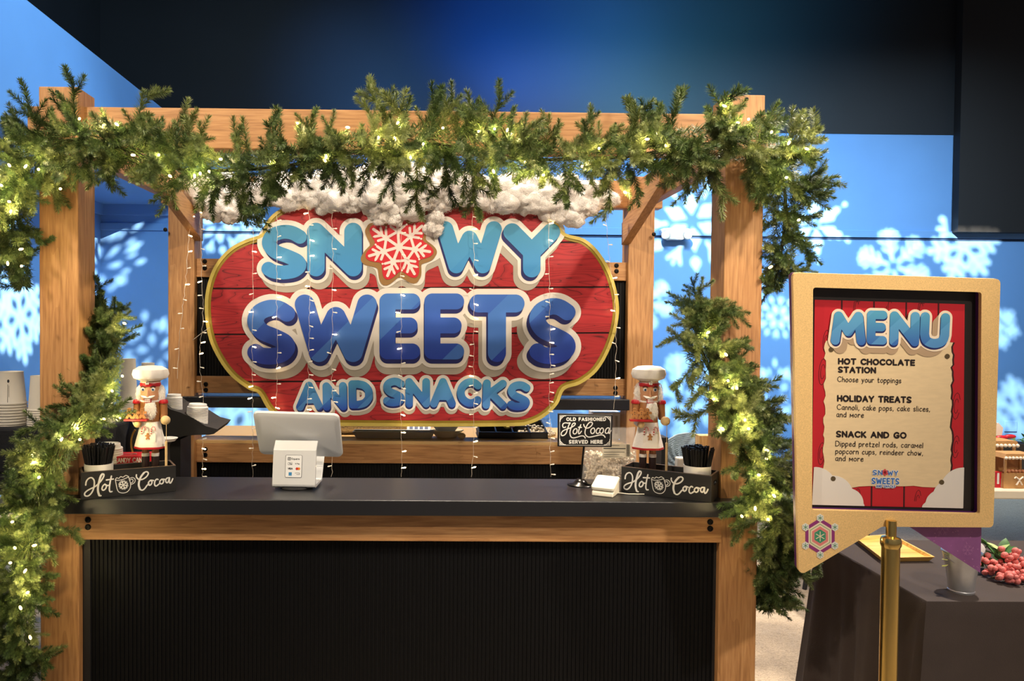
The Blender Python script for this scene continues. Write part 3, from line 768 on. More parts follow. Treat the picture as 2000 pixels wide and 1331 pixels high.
# ------------------------------------------------------------------ cotton snow on the sign
def cotton():
    rnd = random.Random(5); mb = MB(); cs = []
    rowsx = [(395, 375, 30), (420, 400, 28), (452, 408, 26), (440, 370, 26), (480, 385, 24), (520, 372, 22), (560, 385, 20), (600, 382, 26), (620, 365, 24), (640, 385, 26), (665, 375, 30), (690, 390, 20),
             (700, 360, 26), (730, 378, 32), (765, 362, 34), (790, 355, 30), (758, 400, 26), (800, 380, 32), (745, 420, 14), (830, 370, 34), (770, 425, 12), (860, 395, 18), (852, 425, 15), (850, 448, 13),
             (868, 360, 28), (900, 372, 28), (930, 375, 26), (955, 385, 24), (985, 380, 28), (1010, 372, 24), (1035, 388, 26), (1000, 400, 16), (1065, 378, 28), (1090, 392, 28), (1110, 370, 26), (1128, 398, 28), (1120, 425, 18), (1090, 418, 14), (1138, 378, 26),
             (1150, 395, 20), (1180, 385, 14), (1195, 393, 10), (540, 372, 24), (580, 365, 24)]
    for x, y, r in rowsx:
        for kx in range(2):
            jx, jy = (rnd.uniform(-8, 8), rnd.uniform(-5, 5)) if kx else (0, 0)
            cs.append((P(x + jx, y + jy, YS - .05 + rnd.uniform(-.015, .03)), r * YS / F * rnd.uniform(.95, 1.2)))
    big = list(cs)
    for _ in range(240):
        c, r = big[rnd.randrange(len(big))]
        d = Vector((rnd.gauss(0, 1), rnd.gauss(-.7, .6), rnd.gauss(0, 1))).normalized()
        cs.append((c + Vector((d.x * r, d.y * r * .7, d.z * r)) * rnd.uniform(.75, 1.0), r * rnd.uniform(.35, .62)))
    bm = bmesh.new(); bmesh.ops.create_icosphere(bm, subdivisions=4, radius=1)
    base = [v.co.copy() for v in bm.verts]; fcs = [tuple(v.index for v in f.verts) for f in bm.faces]; bm.free()
    b2 = bmesh.new(); bmesh.ops.create_icosphere(b2, subdivisions=3, radius=1); base2 = [v.co.copy() for v in b2.verts]; fcs2 = [tuple(v.index for v in f.verts) for f in b2.faces]; b2.free()
    for ci, (c, r) in enumerate(cs):
        base_, fc_ = (base, fcs) if ci < len(big) else (base2, fcs2)
        vs = []
        for b in base_:
            p = c + Vector((b.x * r * 1.15, b.y * r * .8, b.z * r))
            n1 = noise.noise(p * 20) * .24 + noise.noise(p * 45) * .16 + noise.noise(p * 120) * .13
            vs.append(p + b * r * n1 * 1.25)
        mb.add(vs, fc_)
    root = mesh_obj('cotton_snow', mb, mat('cotton', (246, 240, 234), .95, spec=.05, bump=.8, bump_scale=260, sss=.35), None, smooth=False)
    for p in root.data.polygons: p.use_smooth = True
    tag(root, 'fluffy white cotton snow heaped along the top of the red sign', 'cotton snow')
    wb = MB()
    for kx in range(60000):
        c, r = cs[rnd.randrange(len(cs))]
        d = Vector((rnd.gauss(0, 1), rnd.gauss(-.4, .7), rnd.gauss(0, 1))).normalized()
        p = c + Vector((d.x * r * 1.1, d.y * r * .8, d.z * r)) * rnd.uniform(.98, 1.18)
        t = Vector((rnd.gauss(0, 1), rnd.gauss(0, .6), rnd.gauss(0, 1))).normalized(); t = (t - d * t.dot(d) * .9).normalized()
        L = rnd.uniform(.008, .024); wv = t.cross(d).normalized() * .0005 if t.cross(d).length > 1e-4 else Vector((.0004, 0, 0))
        q1 = p + t * L * .5 + d * .003; q2 = p + t * L + d * rnd.uniform(-.002, .006)
        wb.add([p - wv, p + wv, q1 + wv, q1 - wv, q2], [(0, 1, 2, 3), (3, 2, 4)])
    o = mesh_obj('wisps', wb, MATS['cotton'], root, kind='stuff')
cotton()

# ------------------------------------------------------------------ fir sprigs and garlands
def sprig_mesh(seed, L=.17, side=0):
    rnd = random.Random(seed); vs = []; fs = []
    def needle(p, d, l, up):
        s = d.cross(up); s = (s.normalized() if s.length > 1e-4 else d.orthogonal().normalized()) * .00125
        n = s.cross(d).normalized() * .0005
        dr = up * rnd.uniform(-.06, .1) * l
        o = len(vs); m = p + d * l * .5 + dr * .3; e = p + d * l + dr
        vs.extend([p - s * .6, p + s * .6, m + s, m - s, e, m + n * 1.2])
        fs.extend([(o, o + 1, o + 5), (o + 1, o + 2, o + 5), (o + 2, o + 4, o + 5), (o + 4, o + 3, o + 5), (o + 3, o, o + 5)])
    def branch(p0, d0, L, depth):
        mbx = MB(); n = 10; pts = []; d = d0.copy(); p = p0.copy()
        bend = Vector((rnd.uniform(-.5, .5), rnd.uniform(-.5, .5), 0))
        for i in range(n + 1):
            pts.append(p.copy()); d = (d + bend * .05 + Vector((rnd.uniform(-.04, .04), rnd.uniform(-.04, .04), 0))).normalized(); p = p + d * L / n
        mbx.tube(pts, [.0017 * (1 - .6 * i / n) for i in range(n + 1)], 4)
        o = len(vs); vs.extend(Vector(v) for v in mbx.v); fs.extend(tuple(i + o for i in f) for f in mbx.f)
        k = 0; N = int(L / .0019)
        for i in range(N):
            t = (i + rnd.random()) / N; a = t * n; j = min(int(a), n - 1); q = pts[j].lerp(pts[j + 1], a - j); dd = (pts[j + 1] - pts[j]).normalized()
            for _ in range(4):
                az = rnd.uniform(0, 2 * PI); sd = dd.orthogonal().normalized(); sd = Quaternion(dd, az) @ sd
                an = math.radians(rnd.uniform(46, 68) * (1 - .45 * max(0, t - .8) / .2))
                nd = dd * math.cos(an) + sd * math.sin(an)
                ln = rnd.uniform(.022, .031) * (1 - .35 * max(0, t - .85) / .15) * (.9 if depth else 1) * (.75 if t < .1 else 1)
                needle(q, nd.normalized(), ln, dd)
        if depth == 0:
            for s in range(side):
                t = .3 + .22 * s; q = pts[int(t * n)]; az = rnd.uniform(0, 2 * PI)
                sd = Quaternion(Vector((0, 0, 1)), az) @ Vector((1, 0, 0))
                branch(q, (Vector((0, 0, 1)) * .75 + sd * .66).normalized(), L * rnd.uniform(.42, .55), 1)
    branch(Vector((0, 0, 0)), Vector((0, 0, 1)), L, 0)
    me = bpy.data.meshes.new('sprig'); me.from_pydata([tuple(v) for v in vs], [], fs); return me
def needle_mat():
    m = bpy.data.materials.new('fir_needles'); m.use_nodes = True; nt = m.node_tree; b = nt.nodes['Principled BSDF']; L = nt.links.new
    oi = nt.nodes.new('ShaderNodeObjectInfo'); tc = nt.nodes.new('ShaderNodeTexCoord')
    n = nt.nodes.new('ShaderNodeTexNoise'); n.inputs['Scale'].default_value = 90; L(tc.outputs['Object'], n.inputs['Vector'])
    ad = nt.nodes.new('ShaderNodeMath'); ad.operation = 'MULTIPLY_ADD'; ad.inputs[1].default_value = .5; L(oi.outputs['Random'], ad.inputs[0]); L(n.outputs[0], ad.inputs[2])
    r = nt.nodes.new('ShaderNodeValToRGB'); e = r.color_ramp.elements
    e[0].position = .4; e[0].color = lin((54, 78, 40)) + (1,); e[1].position = 1.0; e[1].color = lin((142, 152, 92)) + (1,)
    k = e.new(.7); k.color = lin((90, 112, 58)) + (1,)
    L(ad.outputs[0], r.inputs[0]); L(r.outputs[0], b.inputs['Base Color'])
    b.inputs['Roughness'].default_value = .42
    b.inputs['Transmission Weight'].default_value = 0
    return m
NEEDLE = needle_mat()
SP = [sprig_mesh(i, .16 + .012 * (i % 3), (1, 2, 3, 1, 3, 4)[i]) for i in range(6)]
for me in SP: me.materials.append(NEEDLE)
# bulbs
BULB = mat('bulb_glow', (255, 226, 160), .3, emit=(255, 206, 120), emit_s=22)
BULB.cycles.emission_sampling = 'NONE'
bm_ = MB().lathe([(.0020, -.007), (.0034, -.004), (.0042, 0), (.0036, .004), (.002, .0065), (1e-4, .0075)], 8)
BMESH = bpy.data.meshes.new('bulb'); BMESH.from_pydata([tuple(v) for v in bm_.v], [], bm_.f); BMESH.materials.append(BULB)
LD = bpy.data.lights.new('fairy_bulb', 'POINT'); LD.energy = 1.1; LD.color = (1.0, .78, .38); LD.shadow_soft_size = .006
GPATH = {}
def garland(label, path, n, rad, seed, bulbs, group, bias=(0, -.5, 0), avoid=()):
    """path: (px, py, Y, radius factor)"""
    rnd = random.Random(seed)
    pts = [P(x, y, Y) for x, y, Y, _ in path]; rf = [q[3] for q in path]
    fine = catmull([tuple(p) + (r,) for p, r in zip(pts, rf)], n=8)
    seg = [np.linalg.norm(fine[i + 1][:3] - fine[i][:3]) for i in range(len(fine) - 1)]; cum = np.concatenate([[0], np.cumsum(seg)])
    wts = np.concatenate([[0], np.cumsum([s * (.5 + .5 * fine[i][3]) for i, s in enumerate(seg)])])
    root = thing('fir_garland', label, 'garland', tuple(pts[0]), group=group)
    core = MB().tube([Vector(q[:3]) for q in fine], .006, 6)
    vs_ = []; fs_ = []
    for q_ in range(int(cum[-1] * 9500)):
        s = rnd.random() * (len(fine) - 1); j = int(s); q = fine[j] * (1 - s + j) + fine[min(j + 1, len(fine) - 1)] * (s - j); R = rad * q[3]
        tg = Vector((fine[min(j + 1, len(fine) - 1)] - fine[max(j - 1, 0)])[:3]).normalized()
        d = Vector((rnd.gauss(0, 1), rnd.gauss(-.2, 1), rnd.gauss(0, 1))); d = (d - tg * d.dot(tg)).normalized()
        if d.y > .5: continue
        p = Vector(q[:3]) + d * R * .52 * math.sqrt(rnd.random()) ; nd = (d + tg * rnd.choice((-1, 1)) * rnd.uniform(.4, 1.6) + Vector((rnd.gauss(0, .3), rnd.gauss(0, .3), rnd.gauss(0, .3)))).normalized()
        w_ = nd.orthogonal().normalized() * .0014; e_ = p + nd * rnd.uniform(.022, .034); o_ = len(vs_)
        vs_ += [p - w_, p + w_, (p + e_) / 2 + w_, (p + e_) / 2 - w_, e_]; fs_ += [(o_, o_ + 1, o_ + 2, o_ + 3), (o_ + 3, o_ + 2, o_ + 4)]
    mesh_obj('inner_needles', MB().add(vs_, fs_), NEEDLE, root, True, kind='stuff')
    mesh_obj('stem', core, mat('twig', (70, 62, 38), .8), root, True)
    rl = Vector(pts[0])
    for i in range(n):
        s = (i + rnd.random()) / n * wts[-1]; j = min(int(np.searchsorted(wts, s)) - 1, len(seg) - 1); j = max(j, 0)
        t = (s - wts[j]) / max(wts[j + 1] - wts[j], 1e-6)
        q = fine[j] * (1 - t) + fine[j + 1] * t; p = Vector(q[:3]); R = rad * q[3]
        tg = Vector((fine[j + 1] - fine[j])[:3]).normalized()
        while True:
            d = Vector((rnd.gauss(0, 1), rnd.gauss(0, 1), rnd.gauss(0, 1))); d = (d - tg * d.dot(tg)).normalized()
            if d.y < .35: break
        d = (d + Vector(bias) * .6 + tg * rnd.uniform(-.75, .75)).normalized()
        st = rnd.uniform(-.25, .35)
        hit = False
        for a0, b0, a1, b1 in avoid:      # leave the crates and figures on the counter clear of needles
            for l_ in (.04, .10, .17):
                u_, v_ = proj(p + d * (R * .18 + st * R * .3 + l_)); hit |= a0 - 12 < u_ < a1 + 12 and b0 - 12 < v_ < b1 + 12
        if hit: continue
        o = bpy.data.objects.new('sprig', SP[rnd.randrange(6)]); COL.objects.link(o); o.parent = root
        sc_ = min(1.15, max(.68, R / .125)) * rnd.uniform(.85, 1.18)
        o.location = p - rl + d * (R * .18 + st * R * .3)
        qd = d.to_track_quat('Z', 'Y') @ Quaternion((0, 0, 1), rnd.uniform(0, 6.28))
        o.rotation_euler = qd.to_euler(); o.scale = (sc_, sc_, sc_)
    for bx, by, bY in bulbs:
        p = P(bx, by, bY) - rl
        o = bpy.data.objects.new('bulb', BMESH); COL.objects.link(o); o.parent = root; o.location = p
        o.rotation_euler = (rnd.uniform(0, 3), rnd.uniform(0, 3), 0)
        l = bpy.data.objects.new('bulb_lamp', LD); COL.objects.link(l); l.parent = o
        l.location = (0, 0, .0)
    # wire between neighbouring bulbs
    wp = [Vector(q[:3]) + Vector((0, -R * 0 - .03, 0)) + Vector((rnd.uniform(-.03, .03), rnd.uniform(-.03, .0), rnd.uniform(-.03, .03))) for q in fine[::2]]
    mesh_obj('light_wire', MB().tube(wp, .0009, 4), mat('green_wire', (30, 60, 34), .5), root, True)
    return root
tb = [(155, 232), (195, 236), (228, 243), (75, 331), (50, 325), (18, 323), (260, 303), (310, 303), (118, 369), (18, 394), (21, 413), (2, 362), (15, 515), (42, 520), (41, 487), (332, 344), (380, 344), (391, 339), (409, 336), (431, 311),
      (527, 314), (581, 241), (679, 249), (637, 306), (634, 314), (777, 240), (739, 269), (771, 271), (826, 282), (802, 308), (865, 250), (935, 257), (966, 252), (991, 254), (1019, 256), (1026, 317), (964, 335), (997, 345), (1032, 356),
      (1061, 342), (1137, 325), (1170, 290), (1221, 376), (1264, 272), (1300, 285), (1415, 207), (1441, 240), (1462, 233), (1507, 258), (1541, 279), (1576, 291), (1536, 347), (1505, 522), (1560, 430)]
garland('long lit fir garland swagged across the top beam and hanging over both stall corners',
        [(45, 560, 2.86, .35), (30, 500, 2.84, .6), (25, 430, 2.8, .8), (40, 355, 2.76, .95), (95, 290, 2.72, .95), (175, 272, 2.68, .85), (270, 302, 2.68, .95), (360, 332, 2.68, .9), (460, 332, 2.68, .85), (560, 324, 2.68, .9),
         (660, 302, 2.68, .85), (760, 287, 2.68, .95), (850, 282, 2.68, .95), (950, 302, 2.68, .95), (1040, 312, 2.68, .85), (1130, 310, 2.68, .8), (1220, 307, 2.68, .95), (1310, 292, 2.68, .95), (1390, 280, 2.68, .9), (1450, 278, 2.68, .9), (1510, 305, 2.74, .95),
         (1532, 370, 2.82, .85), (1532, 450, 2.86, .75), (1520, 520, 2.88, .55), (1508, 565, 2.88, .3)], 300, .125, 11,
        [(x, y, 2.555) for x, y in tb], 'lit fir garlands', (0, -.4, -.24))
lb = [(243, 632, 2.86), (239, 735, 2.8), (219, 764, 2.76), (234, 818, 2.74), (203, 819, 2.72), (151, 837, 2.66), (120, 859, 2.53), (156, 859, 2.53), (65, 904, 2.54), (76, 933, 2.52), (24, 1020, 2.53), (29, 1071, 2.52), (67, 1066, 2.52), (20, 1100, 2.52), (49, 1116, 2.52), (54, 1158, 2.52), (40, 1188, 2.52), (59, 1246, 2.52)]
garland('lit fir garland winding round the left front post down to the floor',
        [(188, 585, 3.0, .3), (208, 640, 2.97, .5), (210, 710, 2.94, .65), (195, 780, 2.86, .75), (140, 840, 2.7, .75), (98, 915, 2.68, .65), (75, 990, 2.68, .6), (62, 1070, 2.68, .62), (45, 1150, 2.7, .58), (42, 1230, 2.72, .52), (42, 1320, 2.74, .45), (42, 1400, 2.74, .4)], 260, .125, 21, lb, 'lit fir garlands', (-.2, -.45, 0), ((160, 900, 345, 985), (262, 700, 340, 905), (172, 870, 216, 910)))
rb_ = [(1383, 650, 2.66), (1418, 693, 2.54), (1422, 744, 2.53), (1439, 758, 2.53), (1394, 780, 2.53), (1455, 821, 2.53), (1411, 838, 2.53), (1462, 838, 2.53), (1498, 880, 2.53), (1497, 896, 2.53), (1482, 928, 2.52), (1512, 969, 2.52), (1475, 994, 2.5), (1500, 1015, 2.5), (1449, 1009, 2.54)]
garland('lit fir garland climbing the right front post beside the menu sign',
        [(1372, 590, 2.74, .35), (1360, 650, 2.72, .6), (1385, 720, 2.7, .8), (1415, 790, 2.7, .8), (1455, 860, 2.68, .8), (1490, 930, 2.68, .75), (1508, 1000, 2.7, .7), (1515, 1060, 2.78, .6), (1505, 1120, 2.86, .4), (1495, 1190, 2.9, .25)], 240, .125, 31, rb_, 'lit fir garlands', (.1, -.45, .1), ((1210, 900, 1400, 985), (1215, 700, 1302, 905), (1334, 872, 1382, 912)))

# ------------------------------------------------------------------ curtain of fairy lights in front of the sign
CB = mat('curtain_bulb', (255, 236, 200), .3, emit=(255, 214, 150), emit_s=24); CB.cycles.emission_sampling = 'NONE'
CW = mat('clear_wire', (226, 214, 196), .3)
YCU = 3.99
cur = thing('curtain_lights', 'curtain of white wire fairy lights hanging in front of the red sign', 'string lights', tuple(P(785, 410, YCU)))
cb = MB().lathe([(.0015, 0), (.0022, .004), (.0022, .011), (.0034, .013), (.0034, .020), (.0015, .0235), (1e-4, .024)], 8)
CD = mat('curtain_bulb_dim', (244, 236, 222), .3, emit=(255, 232, 190), emit_s=.35); CD.cycles.emission_sampling = 'NONE'
CBD = bpy.data.meshes.new('bulb'); CBD.from_pydata([tuple(v) for v in cb.v], [], cb.f); CBD.materials.append(CD)
CBM = bpy.data.meshes.new('bulb'); CBM.from_pydata([tuple(v) for v in cb.v], [], cb.f); CBM.materials.append(CB)
rl = Vector(cur.location)
def strand(px, seed):
    rnd = random.Random(seed); pts = []; n = int((px[-1][1] - px[0][1]) / 8)
    pp = catmull(px, n=8)
    tot = len(pp)
    for i in range(n + 1):
        a = i / n * (tot - 1); j = min(int(a), tot - 2); q = pp[j] * (1 - a + j) + pp[j + 1] * (a - j)
        pts.append(P(q[0] + rnd.uniform(-1.6, 1.6), q[1], YCU + rnd.uniform(-.004, .004)))
    st = mesh_obj('strand', MB().tube(pts, .0011, 4), CW, cur, True)
    for i in range(2, n, rnd.choice((3, 4, 4))):
        s = rnd.choice((-1, 1, 1)); o = bpy.data.objects.new('bulb', CBM if rnd.random() < .38 else CBD); COL.objects.link(o); o.parent = st
        o.location = pts[i]
        o.rotation_euler = Vector((s, rnd.uniform(-.4, .1), rnd.uniform(-.4, .35))).to_track_quat('Z', 'Y').to_euler()
for i, px in enumerate([[(376, 380), (368, 470), (362, 560), (352, 640), (345, 740)], [(390, 400), (394, 520), (396, 620), (390, 700), (398, 800), (396, 870), (396, 935)],
                        [(494, 400), (494, 560), (492, 700), (494, 800), (493, 935)], [(541, 420), (540, 560), (541, 700), (539, 800)], [(603, 405), (605, 560), (603, 700), (600, 820)],
                        [(648, 372), (650, 520), (648, 700), (650, 800), (648, 932)], [(784, 412), (783, 560), (784, 700), (783, 800), (785, 932)], [(923, 412), (926, 560), (925, 700), (926, 800), (922, 932)],
                        [(1073, 400), (1073, 560), (1075, 700), (1073, 800), (1076, 932)], [(1181, 400), (1190, 500), (1202, 600), (1203, 700), (1200, 800)]]):
    strand(px, i)
pts = [P(x, y, YCU) for x, y in ((545, 400), (640, 370), (700, 385), (760, 405), (785, 411), (860, 408), (910, 402), (940, 398), (1010, 404), (1073, 398), (1181, 398))]
mesh_obj('top_wire', MB().tube([Vector(q) for q in catmull([tuple(p) for p in pts], n=5)], .0016, 5), CW, cur, True)
pts = [P(376, 665, YCU), P(395, 650, YCU), P(410, 640, YCU)]
mesh_obj('loose_wire', MB().tube(pts, .0016, 5), CW, cur, True)

# ================================================================== THINGS ON THE COUNTER
GREY = mat('dark_oak_stain', (34, 33, 32), .5, noise_amt=.25, noise_scale=14, stretch=(.15, 1, 3))
EDGE = mat('crate_rim', (96, 76, 58), .6)
PAINT = mat('white_lettering', (228, 226, 220), .6)
def crate(pl, pr, label, flip):
    """pl / pr: bottom front corners on the counter"""
    A = PZ(pl[0], pl[1], ZC); B = PZ(pr[0], pr[1], ZC)
    ang = math.atan2(B.y - A.y, B.x - A.x); L = (B - A).length; H = .096; D = .125; T = .008
    root = thing('hot_cocoa_crate', label, 'crate', tuple(A), ang)
    root.location.z = ZC
    # front, back, ends with hand holes, bottom
    mesh_obj('front_board', MB().box(0, L, 0, T, 0, H), GREY, root, bevel=.001)
    mesh_obj('back_board', MB().box(0, L, D - T, D, 0, H), GREY, root, bevel=.001)
    mesh_obj('bottom_board', MB().box(T, L - T, T, D - T, 0, T), GREY, root)
    for x in (0, L - T):
        f = [(T, 0), (D - T, 0), (D - T, H), (T, H)]
        hole = [(D / 2 + sx * .022 + .008 * math.cos(a), H * .68 + .008 * math.sin(a)) for sx, rng in ((1, range(-3, 4)), (-1, range(3, 10))) for a in [k_ * PI / 6 for k_ in rng]]
        fill('end_board', [f, hole], T, (lambda x: lambda u, v, d: Vector((x + d, u, v)))(x), GREY, root, world=False)
    rim = MB()
    for b in ((0, L, 0, T), (0, L, D - T, D), (0, T, T, D - T), (L - T, L, T, D - T)): rim.box(b[0] + .0004, b[1] - .0004, b[2] + .0004, b[3] - .0004, H, H + .0006)
    mesh_obj('worn_rim', rim, EDGE, root, label='worn brown edge of the crate')
    def conv(p):
        out = []
        for x, y in p:
            u = (x - 85) / 1850; vt = 222 - 170 * u; vb = 770 - 180 * u
            out.append((u * L, (vb - y) / (vb - vt) * H))
        return out
    S = [[(170, 470), (180, 400), (220, 340), (280, 320), (325, 370), (330, 460), (310, 560), (270, 640), (215, 690), (160, 685), (150, 640), (190, 590), (260, 545), (330, 510), (400, 450), (460, 380), (505, 300), (510, 250), (480, 245), (450, 290), (420, 400), (400, 500), (400, 600), (425, 680), (455, 685)],
         [(530, 450), (490, 490), (475, 550), (500, 575), (540, 545), (560, 490), (535, 450), (575, 480), (610, 470)], [(655, 285), (635, 380), (620, 480), (615, 560), (630, 605), (665, 600)], [(560, 365), (690, 345)],
         [(1140, 255), (1140, 300), (1180, 345), (1250, 350), (1330, 300), (1375, 230), (1350, 190), (1290, 210), (1230, 290), (1195, 380), (1185, 470), (1210, 550), (1260, 570), (1310, 530), (1350, 470), (1390, 440)],
         [(1420, 365), (1385, 400), (1375, 440), (1400, 470), (1435, 445), (1450, 395), (1420, 365), (1480, 370)], [(1570, 350), (1545, 340), (1510, 380), (1500, 450), (1530, 485), (1580, 450), (1610, 420)],
         [(1650, 340), (1615, 370), (1605, 415), (1640, 440), (1675, 410), (1680, 365), (1650, 340), (1710, 345)], [(1790, 310), (1750, 320), (1725, 365), (1740, 410), (1775, 400), (1805, 300), (1800, 380), (1815, 425), (1845, 390), (1870, 330)]]
    mb = MB(); fn = lambda u, v, d: Vector((u, -.0006 - d, v))
    k_ = L / 1850
    for s in S[:4]: ribbons([[tuple(q) for q in catmull(conv(s), n=6)] if len(s) > 2 else conv(s)], 14.5 * k_, fn, mb)
    mb2 = MB()
    for s in S[4:]: ribbons([[tuple(q) for q in catmull(conv(s), n=6)] if len(s) > 2 else conv(s)], 14.5 * k_, fn, mb2)
    for s, m_ in (([(480, 245), (450, 290), (420, 400), (400, 500), (400, 600), (425, 680)], mb), ([(1290, 210), (1230, 290), (1195, 380), (1185, 470), (1210, 550)], mb2)):
        ribbons([[tuple(q) for q in catmull(conv(s), n=6)]], 20 * k_, lambda u, v, d: fn(u, v, d + 7e-4), m_)
    mesh_obj('lettering', mb, PAINT, root); mesh_obj('lettering', mb2, PAINT, root)
    mb = MB()
    M_ = [[(730, 360), (745, 450), (765, 550), (800, 610), (880, 630), (960, 605), (1015, 530), (1025, 440), (1000, 350), (985, 290)], [(730, 360), (780, 372), (880, 350), (985, 300)],
          [(732, 352), (755, 320), (800, 330), (830, 295), (880, 305), (930, 270), (985, 290)], [(1010, 330), (1060, 310), (1110, 340), (1110, 400), (1070, 440), (1025, 455)], [(1015, 360), (1055, 345), (1075, 375), (1060, 410), (1025, 430)]]
    for s in M_: ribbons([[tuple(q) for q in catmull(conv(s), n=5)]], 7.5 * k_, fn, mb)
    for q in range(6):
        a = q * PI / 3 + .2; c0 = (885, 465)
        e = lambda r, da=0: (c0[0] + r * math.cos(a + da), c0[1] + r * math.sin(a + da))
        ribbons([conv([e(0), e(92)])], 10 * k_, fn, mb); ribbons([conv([e(50), e(86, .4)])], 10 * k_, fn, mb); ribbons([conv([e(50), e(86, -.4)])], 10 * k_, fn, mb)
    mesh_obj('mug_drawing', mb, PAINT, root)
    return root
def in_crate(cr_, px, depth=.0625):
    A = Vector(cr_.location); a = cr_.rotation_euler[2]; lo, hi = 0, .4
    for _ in range(30):
        m = (lo + hi) / 2; q = A + Vector((math.cos(a) * m - math.sin(a) * depth, math.sin(a) * m + math.cos(a) * depth, .05))
        if proj(q)[0] < px: lo = m
        else: hi = m
    return q.y
crL = crate((158.5, 977), (343.5, 960), 'black wooden Hot Cocoa crate at the left end of the counter beside the tablet', 0)
crR = crate((1213, 961), (1389, 983), 'black wooden Hot Cocoa crate at the right end of the counter by the card reader', 1)

# straws in a white cup
def straw_cup(cx, cy_rim, Y, label):
    base = P(cx, cy_rim, Y); base.z = ZC + .009
    root = thing('straw_cup', label, 'cup', tuple(base))
    h = .07 + .0; zr = P(cx, cy_rim, Y).z - base.z
    mesh_obj('cup', MB().lathe([(.036, 0), (.047, .002), (.049, zr), (.0465, zr), (.045, .006), (1e-4, .006)], 28), WHITE, root, smooth=True)
    rnd = random.Random(3); SB = mat('black_straw', (18, 18, 20), .35)
    top = .075
    for kx in range(130):
        a = rnd.uniform(0, 2 * PI); r = math.sqrt(rnd.random())
        b0 = Vector((math.cos(a) * r * .028, math.sin(a) * r * .028, .012)); b1 = Vector((math.cos(a) * r * .060, math.sin(a) * r * .056, zr + top - .012 * r + rnd.uniform(-.004, .004)))
        if kx % 2: a2 = a + .25; b1 = Vector((math.cos(a2) * r * .060, math.sin(a2) * r * .056, b1.z))
        mesh_obj('straw', MB().tube([b0, b1], .0028, 5), SB, root)
straw_cup(193, 905, in_crate(crL, 193, .058), 'white cup packed with black straws in the left Hot Cocoa crate')
straw_cup(1362, 909, in_crate(crR, 1362, .058), 'white cup packed with black straws in the right Hot Cocoa crate')

# ------------------------------------------------------------------ nutcrackers
SKIN = mat('nut_skin', (206, 150, 112), .5); BROWN = mat('nut_brown', (150, 98, 52), .5); NRED = mat('nut_red', (176, 24, 32), .4)
CLOTH = mat('nut_cloth', (236, 230, 224), .85, bump=.15, bump_scale=60); FUR = mat('nut_fur', (250, 244, 236), .95, bump=.3, bump_scale=200, sss=.4)
BOOT = mat('nut_boot', (44, 28, 26), .35); GING = mat('gingerbread', (172, 116, 62), .7); WOODL = mat('pale_wood', (214, 184, 134), .5); DOT = mat('nut_dark', (30, 22, 30), .5)
def ginger_loops(s=1.0):
    f = Field(-10, 10, -11, 12, .5)
    f.stroke([(0, -6.2)], 4.2); f.stroke([(0, -3), (0, 3)], 3.4); f.stroke([(-7, -1.2), (7, -1.2)], 2.2); f.stroke([(0, 2), (-4.4, 8.6)], 2.5); f.stroke([(0, 2), (4.4, 8.6)], 2.5)
    return [[(x * s, y * s) for x, y in l] for l in f.loops()]
GLP = ginger_loops()
def fuzz(mb, c, rx, ry, rz, n, seed, L=.012):
    rnd = random.Random(seed)
    for _ in range(n):
        d = Vector((rnd.gauss(0, 1), rnd.gauss(-.3, 1), rnd.gauss(0, 1))).normalized(); p = c + Vector((d.x * rx, d.y * ry, d.z * rz))
        t = (d * .4 + Vector((rnd.uniform(-.4, .4), rnd.uniform(-.4, .4), -.9))).normalized(); wv = Vector((.0007, 0, 0))
        mb.add([p - wv, p + wv, p + t * L * rnd.uniform(.6, 1.2)], [(0, 1, 2)])
